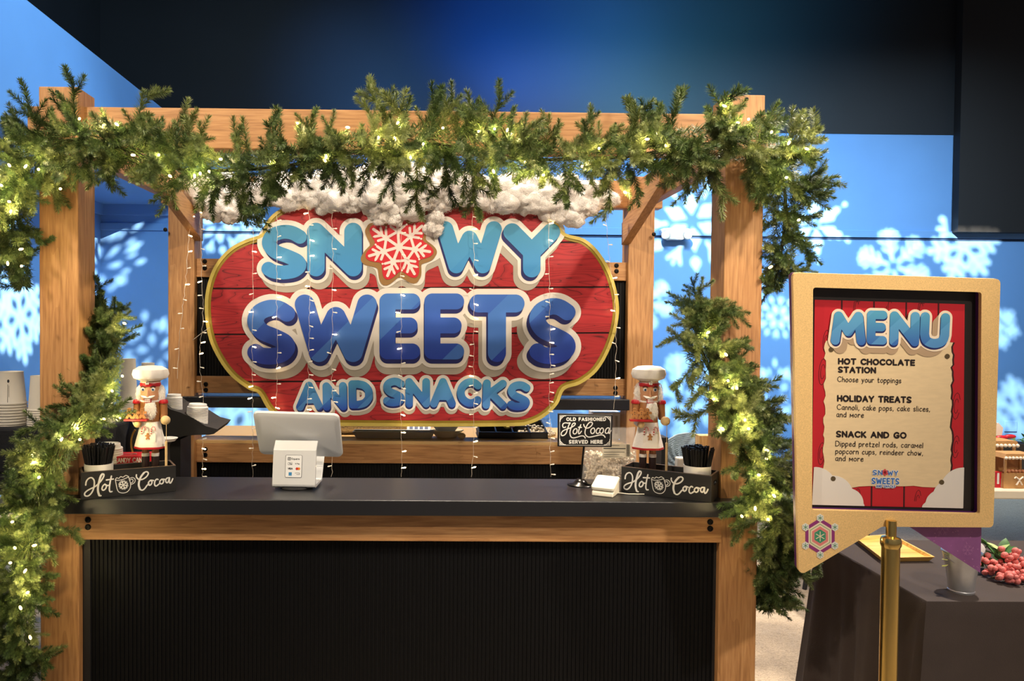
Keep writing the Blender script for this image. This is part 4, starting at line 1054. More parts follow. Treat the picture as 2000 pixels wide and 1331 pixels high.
def nutcracker(cx, Y, label, rot, seed, long_hair=1.0):
    k = Y / F; foot = 960.0
    base = P(cx, 900, Y); base.z = ZC + .009
    zt_ = P(cx, 715, Y).z; kz = (zt_ - base.z) / (foot - 715)
    root = thing('nutcracker', label, 'nutcracker', tuple(base), rot, 'baker nutcrackers')
    z = lambda y: (foot - y) * kz
    X = lambda x: (x - 295) * k
    A = lambda name, mb, m, sm=True, **kw: mesh_obj(name, mb, m, root, smooth=sm, **kw)
    A('base', MB().box(-27 * k, 34 * k, -16 * k, 14 * k, 0, 5 * k), BROWN, False, bevel=.001)
    for s in (-1, 1):
        x = s * 9.3 * k
        A('leg', MB().lathe([(6.6 * k, z(895)), (6.8 * k, z(876))], 14, (x, 0, 0)), BROWN)
        bt = A('boot', MB().lathe([(7 * k, z(957)), (6.6 * k, z(930)), (7.4 * k, z(900)), (7.2 * k, z(893)), (6.8 * k, z(892))], 16, (x, 0, 0)).ball((x, -5 * k, z(953)), 7 * k, 12, 8, 1, 1.3, .7), BOOT)
        mesh_obj('cuff', MB().lathe([(7.5 * k, z(896)), (7.6 * k, z(890)), (6.9 * k, z(889.5))], 16, (x, 0, 0)), CLOTH, bt, smooth=True)
    # apron skirt, wavy
    wav = lambda a, j: 1 + .05 * math.sin(a * 6 + 1) * (1 - j / 7)
    sk = A('apron', MB().lathe([(29 * k, z(877)), (28.5 * k, z(873)), (26 * k, z(862)), (23 * k, z(850)), (20.5 * k, z(838)), (19 * k, z(828)), (18 * k, z(818))], 32, sx=1, sy=.72, fn=wav), CLOTH)
    mesh_obj('hem', MB().lathe([(29.4 * k, z(880)), (29.8 * k, z(878)), (29.2 * k, z(876))], 32, sx=1, sy=.72, fn=lambda a, j: wav(a, 0)), NRED, sk, smooth=True)
    fr = lambda off: (lambda u, v, d: Vector((u * k, -off * k - d, z(v))))
    mesh_obj('pocket', MB().box(-13 * k, 15 * k, -18.6 * k, -16.5 * k, z(866), z(848)), CLOTH, sk)
    fill('gingerbread_patch', [[(x * .55 + .5, y * .62 + 853.5) for x, y in l] for l in GLP], .002, fr(18.7), GING, sk, world=False)
    for s in (-1, 1):
        cp = [(s * 9 - 2, 849), (s * 9 - 1, 838), (s * 9 + 2, 834), (s * 9 + 6, 838), (s * 9 + 5, 843)]
        cane = MB(); cc = catmull(cp, n=5)
        for i in range(len(cc) - 1):
            if i % 2 == 0: cane.tube([fr(20)(cc[i][0], cc[i][1], 0), fr(20)(cc[i + 1][0], cc[i + 1][1], 0)], 1.5 * k, 6)
        cw = mesh_obj('candy_cane', MB().tube([fr(20)(q[0], q[1], 0) for q in cc], 1.3 * k, 6), WHITE, sk)
        cane_o = mesh_obj('candy_stripe', cane, NRED, sk)
    A('torso', MB().lathe([(18.5 * k, z(826)), (19 * k, z(800)), (19 * k, z(787)), (14 * k, z(782))], 28, sx=1, sy=.78), BROWN)
    A('collar', MB().lathe([(18 * k, z(788)), (18.6 * k, z(785)), (16 * k, z(781))], 28, sx=1, sy=.8), CLOTH)
    for y in (793, 802, 811): A('button', MB().ball((13 * k, -13.4 * k, z(y)), 1.8 * k, 8, 6), WHITE)
    # head
    A('head', MB().lathe([(16.5 * k, z(783)), (18.3 * k, z(776)), (18.5 * k, z(760)), (18.3 * k, z(745))], 28, sy=.95), SKIN)
    A('mouth', MB().box(-6 * k, 6 * k, -19.5 * k, -12 * k, z(787), z(779.5)), NRED, False)
    tm = MB()
    for q in range(5):
        for yy in (781, 784.4): tm.box((-5.2 + q * 2.2) * k, (-3.6 + q * 2.2) * k, -20.1 * k, -19 * k, z(yy + 1.2), z(yy - 1.2))
    A('teeth', tm, WHITE, False)
    A('nose', MB().lathe([(3 * k, 0), (2.6 * k, 6 * k), (2.2 * k, 12 * k), (1e-4, 14 * k)], 10, M=Matrix.Translation((0, -19.5 * k, z(775))) @ Matrix.Rotation(-.18, 4, 'X')), SKIN)
    for s in (-1, 1):
        ey = A('eye', MB().ball((s * 9.4 * k, -15.6 * k, z(761)), 4.2 * k, 12, 8, 1, .4, .9), WHITE)
        mesh_obj('iris', MB().ball((s * 9.4 * k, -17.1 * k, z(761.3)), 2.4 * k, 10, 8, 1, .35, 1), mat('iris_blue', (54, 92, 140), .3), ey, smooth=True)
        mesh_obj('pupil', MB().ball((s * 9.4 * k, -17.8 * k, z(761.3)), 1.2 * k, 8, 6, 1, .4, 1), DOT, ey, smooth=True)
        A('eyebrow', MB().tube([(s * 5 * k, -18.6 * k, z(756.5)), (s * 9.5 * k, -17.6 * k, z(754)), (s * 14 * k, -14.6 * k, z(756.5))], .8 * k, 6), DOT)
        mu = MB().tube([(0, -19.4 * k, z(777)), (s * 7 * k, -19.4 * k, z(776)), (s * 13 * k, -16.5 * k, z(773.5))], [2.2 * k, 2.6 * k, .8 * k], 8)
        A('moustache', mu, FUR)
        hr = MB().lathe([(2 * k, -22 * k), (6 * k, -16 * k), (6.5 * k, -2 * k), (5.5 * k, 8 * k), (2 * k, 13 * k)], 12, (s * 20 * k, 2 * k, z(768)), 1, 1.3)
        fuzz(hr, Vector((s * 20 * k, 2 * k, z(771))), 7 * k, 9 * k, 18 * k * long_hair, 420, seed + s)
        A('hair', hr, FUR)
        A('epaulette', MB().lathe([(8.8 * k, z(790)), (9.2 * k, z(787)), (7.5 * k, z(783)), (3 * k, z(782))], 16, (s * 24.5 * k, 0, 0)), NRED)
        A('sleeve', MB().tube([(s * 24.5 * k, 0, z(788)), (s * 25.5 * k, 0, z(812)), (s * 25 * k, -4 * k, z(820))] if s > 0 else [(s * 24.5 * k, 0, z(788)), (s * 25.5 * k, 0, z(808)), (s * 22 * k, -10 * k, z(824))], [7.2 * k, 7 * k, 6.2 * k], 14), BROWN)
    A('hand', MB().ball((31 * k, -9 * k, z(823)), 9.4 * k, 16, 10, 1, .9, .95), WOODL)
    A('hand', MB().ball((-18 * k, -21 * k, z(829)), 7.4 * k, 16, 10, 1, .9, .95), WOODL)
    A('cuff', MB().tube([(-23 * k, -12 * k, z(824)), (-19 * k, -19 * k, z(829))], [8.2 * k, 7 * k], 14), CLOTH)
    be = MB().lathe([(9 * k, z(787)), (11 * k, z(797)), (8 * k, z(812)), (2 * k, z(822))], 14, (6 * k * 0 + 4 * k, -15 * k, 0), 1, .5)
    fuzz(be, Vector((4 * k, -16 * k, z(801))), 10 * k, 5 * k, 15 * k, 520, seed + 9, .014)
    A('beard', be, FUR)
    # hat
    puff = [(15 * k, z(747)), (19 * k, z(744)), (30 * k, z(739)), (33 * k, z(731)), (31 * k, z(722)), (22 * k, z(716)), (8 * k, z(714.5)), (1e-4, z(715))]
    hat = A('chef_hat', MB().lathe([(18.6 * k, z(755)), (18.8 * k, z(747))] + puff, 40, fn=lambda a, j: 1 + (.035 * math.sin(a * 9) + .02 * math.sin(a * 5 + 1)) * (1 if 3 <= j <= 6 else 0)), CLOTH)
    mesh_obj('hat_band', MB().lathe([(19 * k, z(755.5)), (19.5 * k, z(753)), (19.3 * k, z(748.6)), (18.8 * k, z(748))], 32), NRED, hat, smooth=True)
    bow = MB()
    for q in range(5):
        a = q * 2 * PI / 5 + .3; bow.ball((2.6 * k * math.cos(a), -20.4 * k, z(747.5) + 2.6 * k * math.sin(a)), 1.7 * k, 8, 6)
    mesh_obj('peppermint', bow, WHITE, hat, smooth=True)
    # tray with gingerbread men and the staff
    tr = A('tray', MB().box(-40 * k, 3 * k, -34 * k, -20 * k, z(822), z(818.5)), NRED, False, bevel=.001)
    for i, (x, yy) in enumerate(((-31, -27), (-18.5, -29), (-7, -27))):
        g = fill('gingerbread_man', [[(u * .92, v * 1.02) for u, v in l] for l in GLP], .005, (lambda x, yy: lambda u, v, d: Vector(((x + u) * k, yy * k - d, z(806.5 + v))))(x, yy), GING, tr, world=False)
        bt = MB()
        for yv in (-2, 1.5): bt.ball(((x) * k, yy * k - .0055, z(806.5 + yv)), .9 * k, 6, 4)
        for xv in (-1.6, 1.6): bt.ball(((x + xv) * k, yy * k - .0055, z(806.5 - 7)), .7 * k, 6, 4)
        mesh_obj('icing_dot', bt, DOT, g)
    A('staff', MB().tube([(33.5 * k, -13 * k, z(958)), (33.5 * k, -13 * k, z(865))], 2.4 * k, 8).tube([(33.5 * k, -13 * k, z(865)), (33.5 * k, -12 * k, z(826))], .6 * k, 6), WOODL)
    return root
nutcracker(294, in_crate(crL, 294), 'baker nutcracker in a white chef hat standing in the left Hot Cocoa crate', .06, 1)
nutcracker(1265, in_crate(crR, 1265), 'baker nutcracker in a white chef hat standing in the right Hot Cocoa crate', -.1, 40, 1.25)

# ------------------------------------------------------------------ tablet till
c = PZ(575, 956, ZC)
till = thing('payment_terminal', 'white tablet card terminal seen from behind on the black counter', 'terminal', (c.x, c.y, ZC), math.radians(-3))
prof = [(0, .006), (-.012, .012), (-.014, .02), (.004, .148), (.034, .180), (.040, .177), (.014, .145), (-.002, .028), (.004, .02), (.11, .02), (.165, .1), (.17, .1), (.12, .010)]
PLW = mat('terminal_white', (214, 216, 218), .28, coat=.3)
mesh_obj('stand', MB().prism(prof, -.082, .082, lambda u, v, d: Vector((d, u, v))), PLW, till, bevel=.003)
mesh_obj('base_disc', MB().lathe([(.055, 0), (.062, .002), (.06, .009), (.05, .0095)], 32, (0, .035, 0)), SOFTBLACK, till, smooth=True)
fr_ = Field(-.18, .18, -.13, .13, .002)
def rrect(w_, h_, r_, n=6):
    out = []
    for cx_, cy_, a0 in ((w_ - r_, h_ - r_, 0), (-w_ + r_, h_ - r_, 90), (-w_ + r_, -h_ + r_, 180), (w_ - r_, -h_ + r_, 270)):
        for q in range(n + 1):
            a = math.radians(a0 + 90 * q / n); out.append((cx_ + r_ * math.cos(a), cy_ + r_ * math.sin(a)))
    return out
tl = math.radians(33)
Mt = Matrix.Translation((.002, .06, .2)) @ Matrix.Rotation(math.radians(1.2), 4, 'Y') @ Matrix.Rotation(tl, 4, 'X')
mb = MB(); rings = [(.165, .108, .022, .004), (.165, .108, .022, .0), (.163, .106, .022, -.006), (.148, .091, .02, -.014)]
n_ = 28; vs = []
for a, b, r, d in rings: vs += [Mt @ Vector((u, d, v)) for u, v in rrect(a, b, r)]
mb.add(vs, [(j * n_ + i, j * n_ + (i + 1) % n_, (j + 1) * n_ + (i + 1) % n_, (j + 1) * n_ + i) for j in range(3) for i in range(n_)] + [tuple(range(n_)), tuple(range(3 * n_, 4 * n_))])
mesh_obj('tablet', mb, PLW, till, smooth=True)
mb = MB().prism(rrect(.158, .095, .015), .0042, .0052, lambda u, v, d: Mt @ Vector((u, d, v)))
mesh_obj('screen', mb, mat('screen_glass', (10, 12, 16), .1), till)
# sticker on the stand
def stf(u, v, d):            # u, v in metres on the front sheet, centred
    zz_ = .088 + v; t = (zz_ - .02) / (.148 - .02); return Vector((u, -.014 + .018 * t - .0008 - d, zz_))
stk = mesh_obj('logo_sticker', MB().prism(rrect(.031, .041, .004), 0, .0006, lambda u, v, d: stf(u - .002, v, d)), mat('sticker', (236, 238, 240), .3), till, label='white sticker of payment logos')
DK = mat('print_dark', (40, 44, 50), .5)
bd = MB(); rr0 = rrect(.031, .041, .004); ribbons([rr0 + [rr0[0]]], .0005, lambda u, v, d: stf(u - .002, v, .0008), bd)
GL['q'] = (.46, "~.42,.56 .22,.64 .04,.46 .04,.2 .2,.04 .38,.18 .44,.42|.45,.62 .46,-.34")
s1, _ = text_strokes('Square', .0062, .2, width=.030); s1 = [[(a - .009, b + .0245) for a, b in p] for p in s1]
fn8 = lambda u, v, d: stf(u - .002, v, .0009)
ribbons(s1, .0006, fn8, bd)
q0 = [(a - .0175, b + .0275) for a, b in rrect(.0048, .0048, .0012)]; ribbons([q0 + [q0[0]]], .001, fn8, bd)
q0 = [(a - .0175, b + .0275) for a, b in rrect(.0014, .0014, .0003)]; ribbons([q0 + [q0[0]]], .0008, fn8, bd)
for txt, x, y, wd in (('Pay', -.0165, .0075, .009), ('G Pay', .006, .0075, .016)):
    s1, _ = text_strokes(txt, .0042, .2, width=wd); ribbons([[(a + x, b + y) for a, b in p] for p in s1], .0005, fn8, bd)
q0 = [(a - .0135, b + .0095) for a, b in rrect(.008, .0045, .001)]; ribbons([q0 + [q0[0]]], .0004, fn8, bd)
s1, _ = text_strokes('VISA', .0055, .2, width=.017); ribbons([[(a - .021, b - .0115) for a, b in p] for p in s1], .0009, fn8, bd)
ribbons([[(.006, -.0245), (.0235, -.0245)], [(.012, -.0305), (.0235, -.0305), (.0235, -.0245)]], .0006, fn8, bd)
mesh_obj('logo_print', bd, DK, stk)
mesh_obj('logo_red_dot', MB().prism([(.011 + .0052 * math.cos(a * PI / 8), -.009 + .0052 * math.sin(a * PI / 8)) for a in range(16)], .0007, .0009, lambda u, v, d: stf(u, v, d)), mat('lr', (196, 56, 44), .5), stk)
mesh_obj('logo_orange_dot', MB().prism([(.018 + .0052 * math.cos(a * PI / 8), -.009 + .0052 * math.sin(a * PI / 8)) for a in range(16)], .0006, .0008, lambda u, v, d: stf(u, v, d)), mat('lo', (228, 138, 40), .5), stk)
mesh_obj('logo_blue_square', MB().prism([(-.020, -.0345), (-.008, -.0345), (-.008, -.0225), (-.020, -.0225)], .0006, .0009, lambda u, v, d: stf(u, v, d)), mat('lb', (58, 134, 188), .5), stk)

# ------------------------------------------------------------------ card reader
c = PZ(1183, 966, ZC)
cr = thing('card_reader', 'small square cream card reader on a wedge dock by the right crate', 'card reader', (c.x, c.y, ZC), math.radians(-28))
IV = mat('reader_white', (240, 234, 214), .35)
pro = [(-.047, 0), (.047, 0), (.047, .042), (.04, .046), (-.047, .016)]
mesh_obj('dock', MB().prism(pro, -.04, .04, lambda u, v, d: Vector((d, u, v))), IV, cr, bevel=.005)
Mr = Matrix.Translation((0, -.002, .040)) @ Matrix.Rotation(math.atan2(.03, .087), 4, 'X')
mesh_obj('reader', MB().prism(rrect(.044, .047, .012), -.004, .009, lambda u, v, d: Mr @ Vector((u, v, d))), IV, cr, bevel=.003)
mesh_obj('cable', MB().tube([(.04, .02, .006), (.08, .03, .004), (.13, .055, .004)], .0018, 6), IV, cr)

# ------------------------------------------------------------------ old fashioned hot cocoa sign on a pole
c = PZ(1134, 948, ZC); cs = c
hs = thing('counter_sign', 'small black framed sign on a pole reading Old Fashioned Hot Cocoa Served Here', 'sign', (c.x, c.y, ZC))
CH = mat('gunmetal', (60, 58, 56), .22, 1.0)
mesh_obj('base', MB().lathe([(.052, 0), (.053, .003), (.050, .006), (.03, .009), (.022, .018), (.014, .024), (.004, .026)], 32), CH, hs, smooth=True)
YH = c.y
tpz = P(1142, 870, YH)
mesh_obj('pole', MB().tube([(0, 0, .02), (tpz.x - c.x, 0, tpz.z - ZC + .03)], .0042, 10), CH, hs, smooth=True)
def HS(off): return lambda u, v, d: P(u, v, YH) + Vector((0, -off - d, 0))
corn = [(1089, 807.5), (1195.5, 810), (1193.5, 873), (1088.5, 872)]
mesh_obj('plate', MB().prism(corn, -.006, .006, lambda u, v, d: HS(.006)(u, v, d)), mat('sign_black', (18, 17, 17), .4), hs, True, bevel=.0015)
mb = MB(); zoom = lambda x, y: (1060 + x / 4.16, 680 + y / 4.16)
L1 = [zoom(134, 545), zoom(548, 553), zoom(540, 790), zoom(132, 786)]
ribbons([L1 + [L1[0]]], .35, HS(.0126), mb)
for qx, qy, sx, sy in ((1093, 812, 1, 1), (1191, 814, -1, 1), (1189.5, 868.5, -1, -1), (1092.5, 868, 1, -1)):
    ribbons([[(qx, qy + sy * 8), (qx + sx * 2.5, qy + sy * 5), (qx + sx * 5, qy + sy * 2.5), (qx + sx * 8, qy)], [(qx + sx * 1, qy + sy * 1), (qx + sx * 4, qy + sy * 4)], [(qx, qy + sy * 11), (qx + sx * 1, qy + sy * 1), (qx + sx * 11, qy)]], .6, HS(.0126), mb)
def put(txt, x, y, wd, h, wgt, base_fn, mbx, tr=.26, slope=0.0, sheara=0.0):
    s, _ = text_strokes(txt, h, tr, width=wd)
    ribbons([[(x + a + b * sheara, y - b + a * slope) for a, b in p] for p in s], wgt, base_fn, mbx)
put('OLD FASHIONED', 1105.8, 821.3, 75.6, 5.5, .92, HS(.0126), mb, .42)
put('SERVED HERE', 1110.8, 865.4, 64.2, 5.7, .92, HS(.0126), mb, .42)
SC = [[(380, 540), (320, 560), (285, 510), (300, 440), (370, 410), (450, 420), (520, 412), (480, 480), (430, 620), (400, 720), (340, 790), (270, 810), (240, 770), (260, 700), (330, 640), (430, 600), (540, 560), (640, 500), (680, 440), (650, 415), (590, 450), (560, 540), (520, 650), (515, 760), (550, 850), (620, 880), (720, 860), (850, 820), (930, 820), (970, 850), (990, 885)],
      [(690, 590), (640, 620), (610, 700), (640, 755), (700, 740), (735, 670), (725, 600), (690, 590)], [(850, 470), (800, 600), (780, 700), (790, 755), (830, 730), (870, 670)], [(775, 545), (870, 550)],
      [(940, 460), (960, 520), (1010, 570), (1080, 570), (1160, 520), (1215, 440), (1190, 395), (1120, 400), (1050, 480), (1000, 600), (980, 720), (1010, 800), (1080, 850), (1160, 850), (1300, 820), (1450, 785), (1540, 790), (1590, 830), (1605, 860)],
      [(1230, 570), (1170, 620), (1160, 700), (1200, 745), (1260, 720), (1285, 640), (1260, 575), (1230, 570)], [(1430, 590), (1390, 575), (1340, 630), (1330, 710), (1370, 745), (1440, 710)],
      [(1500, 570), (1450, 630), (1440, 700), (1490, 740), (1540, 700), (1555, 620), (1530, 575), (1500, 570)], [(1740, 580), (1690, 565), (1630, 620), (1610, 700), (1650, 740), (1710, 700), (1745, 580), (1720, 700), (1740, 740), (1790, 650)]]
for s in SC:
    s = [(1080 + a / 16, 800 + b / 16) for a, b in s]
    ribbons([[tuple(q) for q in catmull(s, n=5)] if len(s) > 2 else s], 1.05, HS(.0126), mb)
mesh_obj('lettering', mb, PAINT, hs, True)

# ================================================================== BEHIND THE COUNTER, LEFT: black side table, riser, cups and lids
FAB = mat('black_cloth', (20, 22, 28), .8, bump=.3, bump_scale=40)
st = thing('side_table', 'black cloth covered side table with a raised riser left of the stall', 'table', (-1.75, 3.35, 0))
zt1 = 1.0
zri = P(30, 831, 3.2).z
tb_ = [(-3.0, zt1 - .075), (-1.26, zt1 - .075), (-1.26, zt1), (-3.0, zt1)]
mesh_obj('tabletop', MB().prism(tb_, 3.05, 3.75, lambda u, v, d: Vector((u, d, v))), SOFTBLACK, st, True, bevel=.004)
for lx in (-2.9, -1.36):
    for ly in (3.1, 3.64): box('leg', (lx, lx + .045, ly, ly + .045, 0, zt1 - .075), SOFTBLACK, st)
box('riser', (-2.9, -1.33, 3.1, 3.62, zt1, zri), FAB, st, bevel=.01)
Ysw = 3.35
sw = [(300, 795), (320, 790), (332, 800), (352, 806), (378, 818), (402, 833), (425, 839), (418, 848), (408, 850), (385, 850), (360, 852), (335, 860), (300, 868)]
swv = [P(x, y, Ysw) for x, y in sw]
ws = MB(); n_ = len(sw)
ws.add([v for v in swv] + [v + Vector((-.02, .3, .004)) for v in swv], [tuple(range(n_)), tuple(range(2 * n_ - 1, n_ - 1, -1))] + [(i, i + n_, (i + 1) % n_ + n_, (i + 1) % n_) for i in range(n_)])
swo = mesh_obj('swooping_cover', ws, SOFTBLACK, None)
swo.name = 'display_riser'
tag(swo, 'black swooping display riser holding white lid stacks behind the left nutcracker', 'riser')
br = MB().box(P(300, 860, Ysw).x, P(345, 860, Ysw).x, Ysw + .05, Ysw + .2, 0.0, P(300, 862, Ysw).z)
mesh_obj('riser_leg', br, SOFTBLACK, swo)
PAPER = mat('cup_paper', (226, 220, 208), .6)
def cup_stack(px, ybase, Y, wpx, ytop, nrims, label, group='stacked paper cups', marks=True):
    b = P(px, ybase, Y); k = Y / F; R = wpx * k / 2; H = P(px, ytop, Y).z - b.z
    root = thing('cup_stack', label, 'cups', tuple(b), group=group)
    pitch = R * .17
    for i in range(nrims):            # rims stacked at the bottom (cups upside down)
        z0 = i * pitch
        rt = R * (1 - .006 * i)
        if i < nrims - 1:
            mesh_obj('cup', MB().lathe([(rt * .93, z0), (rt, z0 + pitch * .15), (rt, z0 + pitch * .55), (rt * .94, z0 + pitch * .8), (rt * .93, z0 + pitch)], 28), PAPER, root, smooth=True)
        else:
            cpo = mesh_obj('cup', MB().lathe([(rt * .93, z0), (rt, z0 + pitch * .2), (rt, z0 + pitch * .6), (rt * .93, z0 + pitch), (R * .73, H - .004), (R * .74, H), (R * .70, H), (R * .69, H - .006), (1e-4, H - .006)], 28), PAPER, root, smooth=True)
    return root, R, H
cs1, R1, H1 = cup_stack(20, 833, 3.22, 64, 726, 9, 'tall stack of white paper cups at the far left on the black riser')
mb = MB()
zf = lambda a, z_: Vector(((R1 * (.93 - .2 * (z_ - .05) / (H1 - .05)) + .0008) * math.sin(a), -(R1 * (.93 - .2 * (z_ - .05) / (H1 - .05)) + .0008) * math.cos(a), z_))
ribbons([[(.35, H1 * .42), (.35, H1 * .8)], [(.42, H1 * .5), (.42, H1 * .76)]], .012, lambda u, v, d: zf(u, v), MB())
mb.add([zf(.33, H1 * .45), zf(.36, H1 * .45), zf(.36, H1 * .78), zf(.33, H1 * .78)], [(0, 1, 2, 3)])
mb.add([zf(.42, H1 * .55), zf(.44, H1 * .55), zf(.44, H1 * .76), zf(.42, H1 * .76)], [(0, 1, 2, 3)])
mb.add([zf(.38 + .08 * math.cos(q * PI / 5), H1 * .84 + .007 * math.sin(q * PI / 5)) for q in range(10)], [tuple(range(10))])
mesh_obj('cup_print', mb, DK, cs1)
mb = MB()
for q in range(24):
    a = q * PI / 12; mb.add([zf(-.62 + r_ * math.cos(a + da), H1 * .58 + r_ * .04 * math.sin(a + da)) for r_, da in ((.30, 0), (.36, 0), (.36, .2), (.30, .2))], [(0, 1, 2, 3)])
mb.add([zf(-.62 + .22 * math.cos(q * PI / 8), H1 * .58 + .0088 * math.sin(q * PI / 8)) for q in range(16)], [tuple(range(16))])
mesh_obj('cup_emblem', mb, mat('dark_green', (18, 50, 48), .5), cs1)
cup_stack(80, 836, 3.22, 50, 734, 9, 'stack of white paper cups just left of the left front post')
cup_stack(251, 800, 3.4, 36, 701, 6, 'stack of white paper cups showing between the fir sprigs and the nutcracker hat')
cup_stack(289, 800, 3.5, 33, 709, 6, 'stack of white paper cups hidden behind the left nutcracker')
def lid_stack(px, ybase, Y, wpx, n, pitchpx, label, tilt=0, down=0):
    b = P(px, ybase, Y); k = Y / F; R = wpx * k / 2; pt = pitchpx * k
    root = thing('lid_stack', label, 'lids', tuple(b), group='stacked white cup lids')
    root.rotation_euler = (0, tilt, 0)
    for i in range(n):
        s = 1 - .004 * i
        prof = [(R * .97 * s, 0), (R * s, pt * .25), (R * s, pt * .65), (R * .96 * s, pt)]
        if i == n - 1: prof += [(R * .84, pt * 1.1), (R * .80, pt * 2.8), (R * .74, pt * 3), (R * .7, pt * 2.4), (1e-4, pt * 2.4)]
        mesh_obj('lid', MB().lathe(prof, 26, (0, 0, i * pt)), WHITE, root, smooth=True)
lid_stack(340, 803, 3.42, 32, 9, 3.0, 'taller stack of white lids right behind the left nutcracker shoulder')
lid_stack(384, 832, 3.4, 42, 13, 2.9, 'stack of white lids near the tip of the black riser', .06)
lid_stack(212, 908, 3.0, 54, 8, 4.2, 'short stack of white lids behind the straws in the left crate')
# candy box
b0 = PZ(250, 926, ZC)
cbx = thing('candy_box', 'red candy cane box lying behind the left nutcracker', 'box', (P(252, 905, 2.96).x, 2.98, ZC), math.radians(10))
zb = P(252, 893, 2.96).z - ZC
REDB = mat('candy_red', (190, 28, 44), .35)
mesh_obj('carton', MB().box(-.075, .075, 0, .1, 0, zb), REDB, cbx, bevel=.002)
mb = MB(); put('CANDY CANES', -.06, zb - .024, .12, -.016, .0016, lambda u, v, d: Vector((u, -.0008, v)), mb)
mesh_obj('lettering', mb, PAINT, cbx)
mb = MB(); ribbons([[tuple(q) for q in catmull([(-.05, .03), (-.03, .05), (0, .055), (.01, .04), (-.005, .03)], n=5)]], .004, lambda u, v, d: Vector((u, v, zb + .001)), mb); mesh_obj('cane_drawing', mb, PAINT, cbx)
# coffee urn bits: black kettle with gold rim behind the nutcracker, white saucer
ku = thing('black_kettle', 'black kettle with a thin gold handle ring behind the left nutcracker', 'kettle', (P(262, 860, 3.15).x, 3.2, zt1))
kz0 = P(262, 880, 3.15).z - zt1; kz1 = P(262, 812, 3.15).z - zt1
mesh_obj('body', MB().lathe([(.05, 0), (.056, .01), (.05, kz1 * .6), (.036, kz1 * .9), (.03, kz1)], 28), SOFTBLACK, ku, smooth=True)
rg = [P(272 + 16 * math.cos(a), 866 + 30 * math.sin(a), 3.08) - Vector(ku.location) for a in [q * PI / 12 for q in range(8, 17)]]
mesh_obj('handle', MB().tube(rg, .004, 8), mat('brass_dull', (170, 136, 66), .35, .9), ku, smooth=True)
sv = P(327, 862, 3.2)
so = thing('saucer', 'white saucer on a small black stand right of the left nutcracker', 'saucer', (sv.x, 3.2, sv.z))
mesh_obj('dish', MB().lathe([(.02, .004), (.03, 0), (.042, .013), (.04, .014), (.02, .006)], 28), WHITE, so, smooth=True)
mesh_obj('stand', MB().lathe([(.02, ZC - sv.z - .0), (.012, ZC - sv.z + .01), (.008, -.02), (.02, .001)], 18), SOFTBLACK, so, smooth=True)

# ================================================================== REAR LEDGE ITEMS
ZL = ZR + .018; yl = YB + .1
def PL(x, y): return P(x, y, yl)
# rolled towel
TW = mat('towel', (240, 230, 210), .95, bump=1.0, bump_scale=120)
a_, b_ = PL(640, 860), PL(792, 860); rT = .058
mb = MB(); N = 60; R_ = []
vs = []; fsx = []
for i in range(N + 1):
    x = a_.x + (b_.x - a_.x) * i / N
    for q in range(24):
        an = q * PI / 12; r = rT * (1 + .03 * noise.noise(Vector((x * 40, math.cos(an) * 3, math.sin(an) * 3))) + .02 * math.sin(i * 2.2 + q * .4))
        vs.append(Vector((x, yl + .22 + r * 1.25 * math.cos(an), ZL + rT * .93 + r * math.sin(an))))
for i in range(N):
    for q in range(24): fsx.append((i * 24 + q, i * 24 + (q + 1) % 24, (i + 1) * 24 + (q + 1) % 24, (i + 1) * 24 + q))
fsx += [tuple(range(24)), tuple(N * 24 + q for q in range(24))]
mb.add(vs, fsx); tag(mesh_obj('rolled_towel', mb, TW, None, smooth=True), 'rolled cream ribbed towel on the rear ledge behind the terminal', 'towel')
# metal tray
a_, b_ = PL(689, 868), PL(848, 868)
tr = thing('metal_tray', 'long shallow steel tray on the rear ledge in front of the towel', 'tray', (a_.x, yl, ZL))
w_ = b_.x - a_.x; mb = MB(); hh = .038
o_ = [(0, 0), (w_, 0), (w_, .1), (0, .1)]; i_ = [(.018, .012), (w_ - .018, .012), (w_ - .018, .088), (.018, .088)]
vs = [Vector((x, y, hh)) for x, y in o_] + [Vector((x, y, .002)) for x, y in i_] + [Vector((x, y, hh + .002)) for x, y in o_]
mb.add(vs, [(4, 5, 6, 7)] + [(i, (i + 1) % 4, 4 + (i + 1) % 4, 4 + i) for i in range(4)])
mesh_obj('pan', mb, mat('tray_steel', (200, 200, 200), .35, .8), tr)
mesh_obj('rim', MB().tube([(0, 0, hh), (w_, 0, hh), (w_, .1, hh), (0, .1, hh), (0, 0, hh)], .003, 6), STEEL, tr)
for i, x in enumerate((815, 833)):
    p = PL(x, 862)
    mb = MB()
    for q in range(14):
        rnd = random.Random(q + i * 50); mb.ball((rnd.uniform(-.028, .028), rnd.uniform(-.02, .02), rnd.uniform(.008, .03)), rnd.uniform(.008, .014), 8, 6)
    o = mesh_obj('wrapped_sweets', mb, mat('foil_wrap', (206, 190, 178), .4, .3), None, smooth=True); o.location = (p.x, yl + .05, ZL)
    tag(o, ('crinkled bag of wrapped sweets lying in the steel tray, beside its middle', 'crinkled bag of wrapped sweets at the right end of the steel tray')[i], 'sweets')
# blue and white packet
p = PL(816, 850)
pk = thing('printed_packet', 'blue and white printed packet leaning behind the steel tray', 'packet', (p.x, yl + .26, ZL))
M_ = Matrix.Rotation(math.radians(-55), 4, 'X')
mesh_obj('packet', MB().box(-.07, .07, 0, .006, 0, .12, M_), WHITE, pk)
mb = MB()
for q in range(4): mb.box(-.055 + .03 * q, -.035 + .03 * q, -.001, 0, .03, .1, M_)
mesh_obj('print', mb, mat('packet_blue', (40, 62, 120), .5), pk)
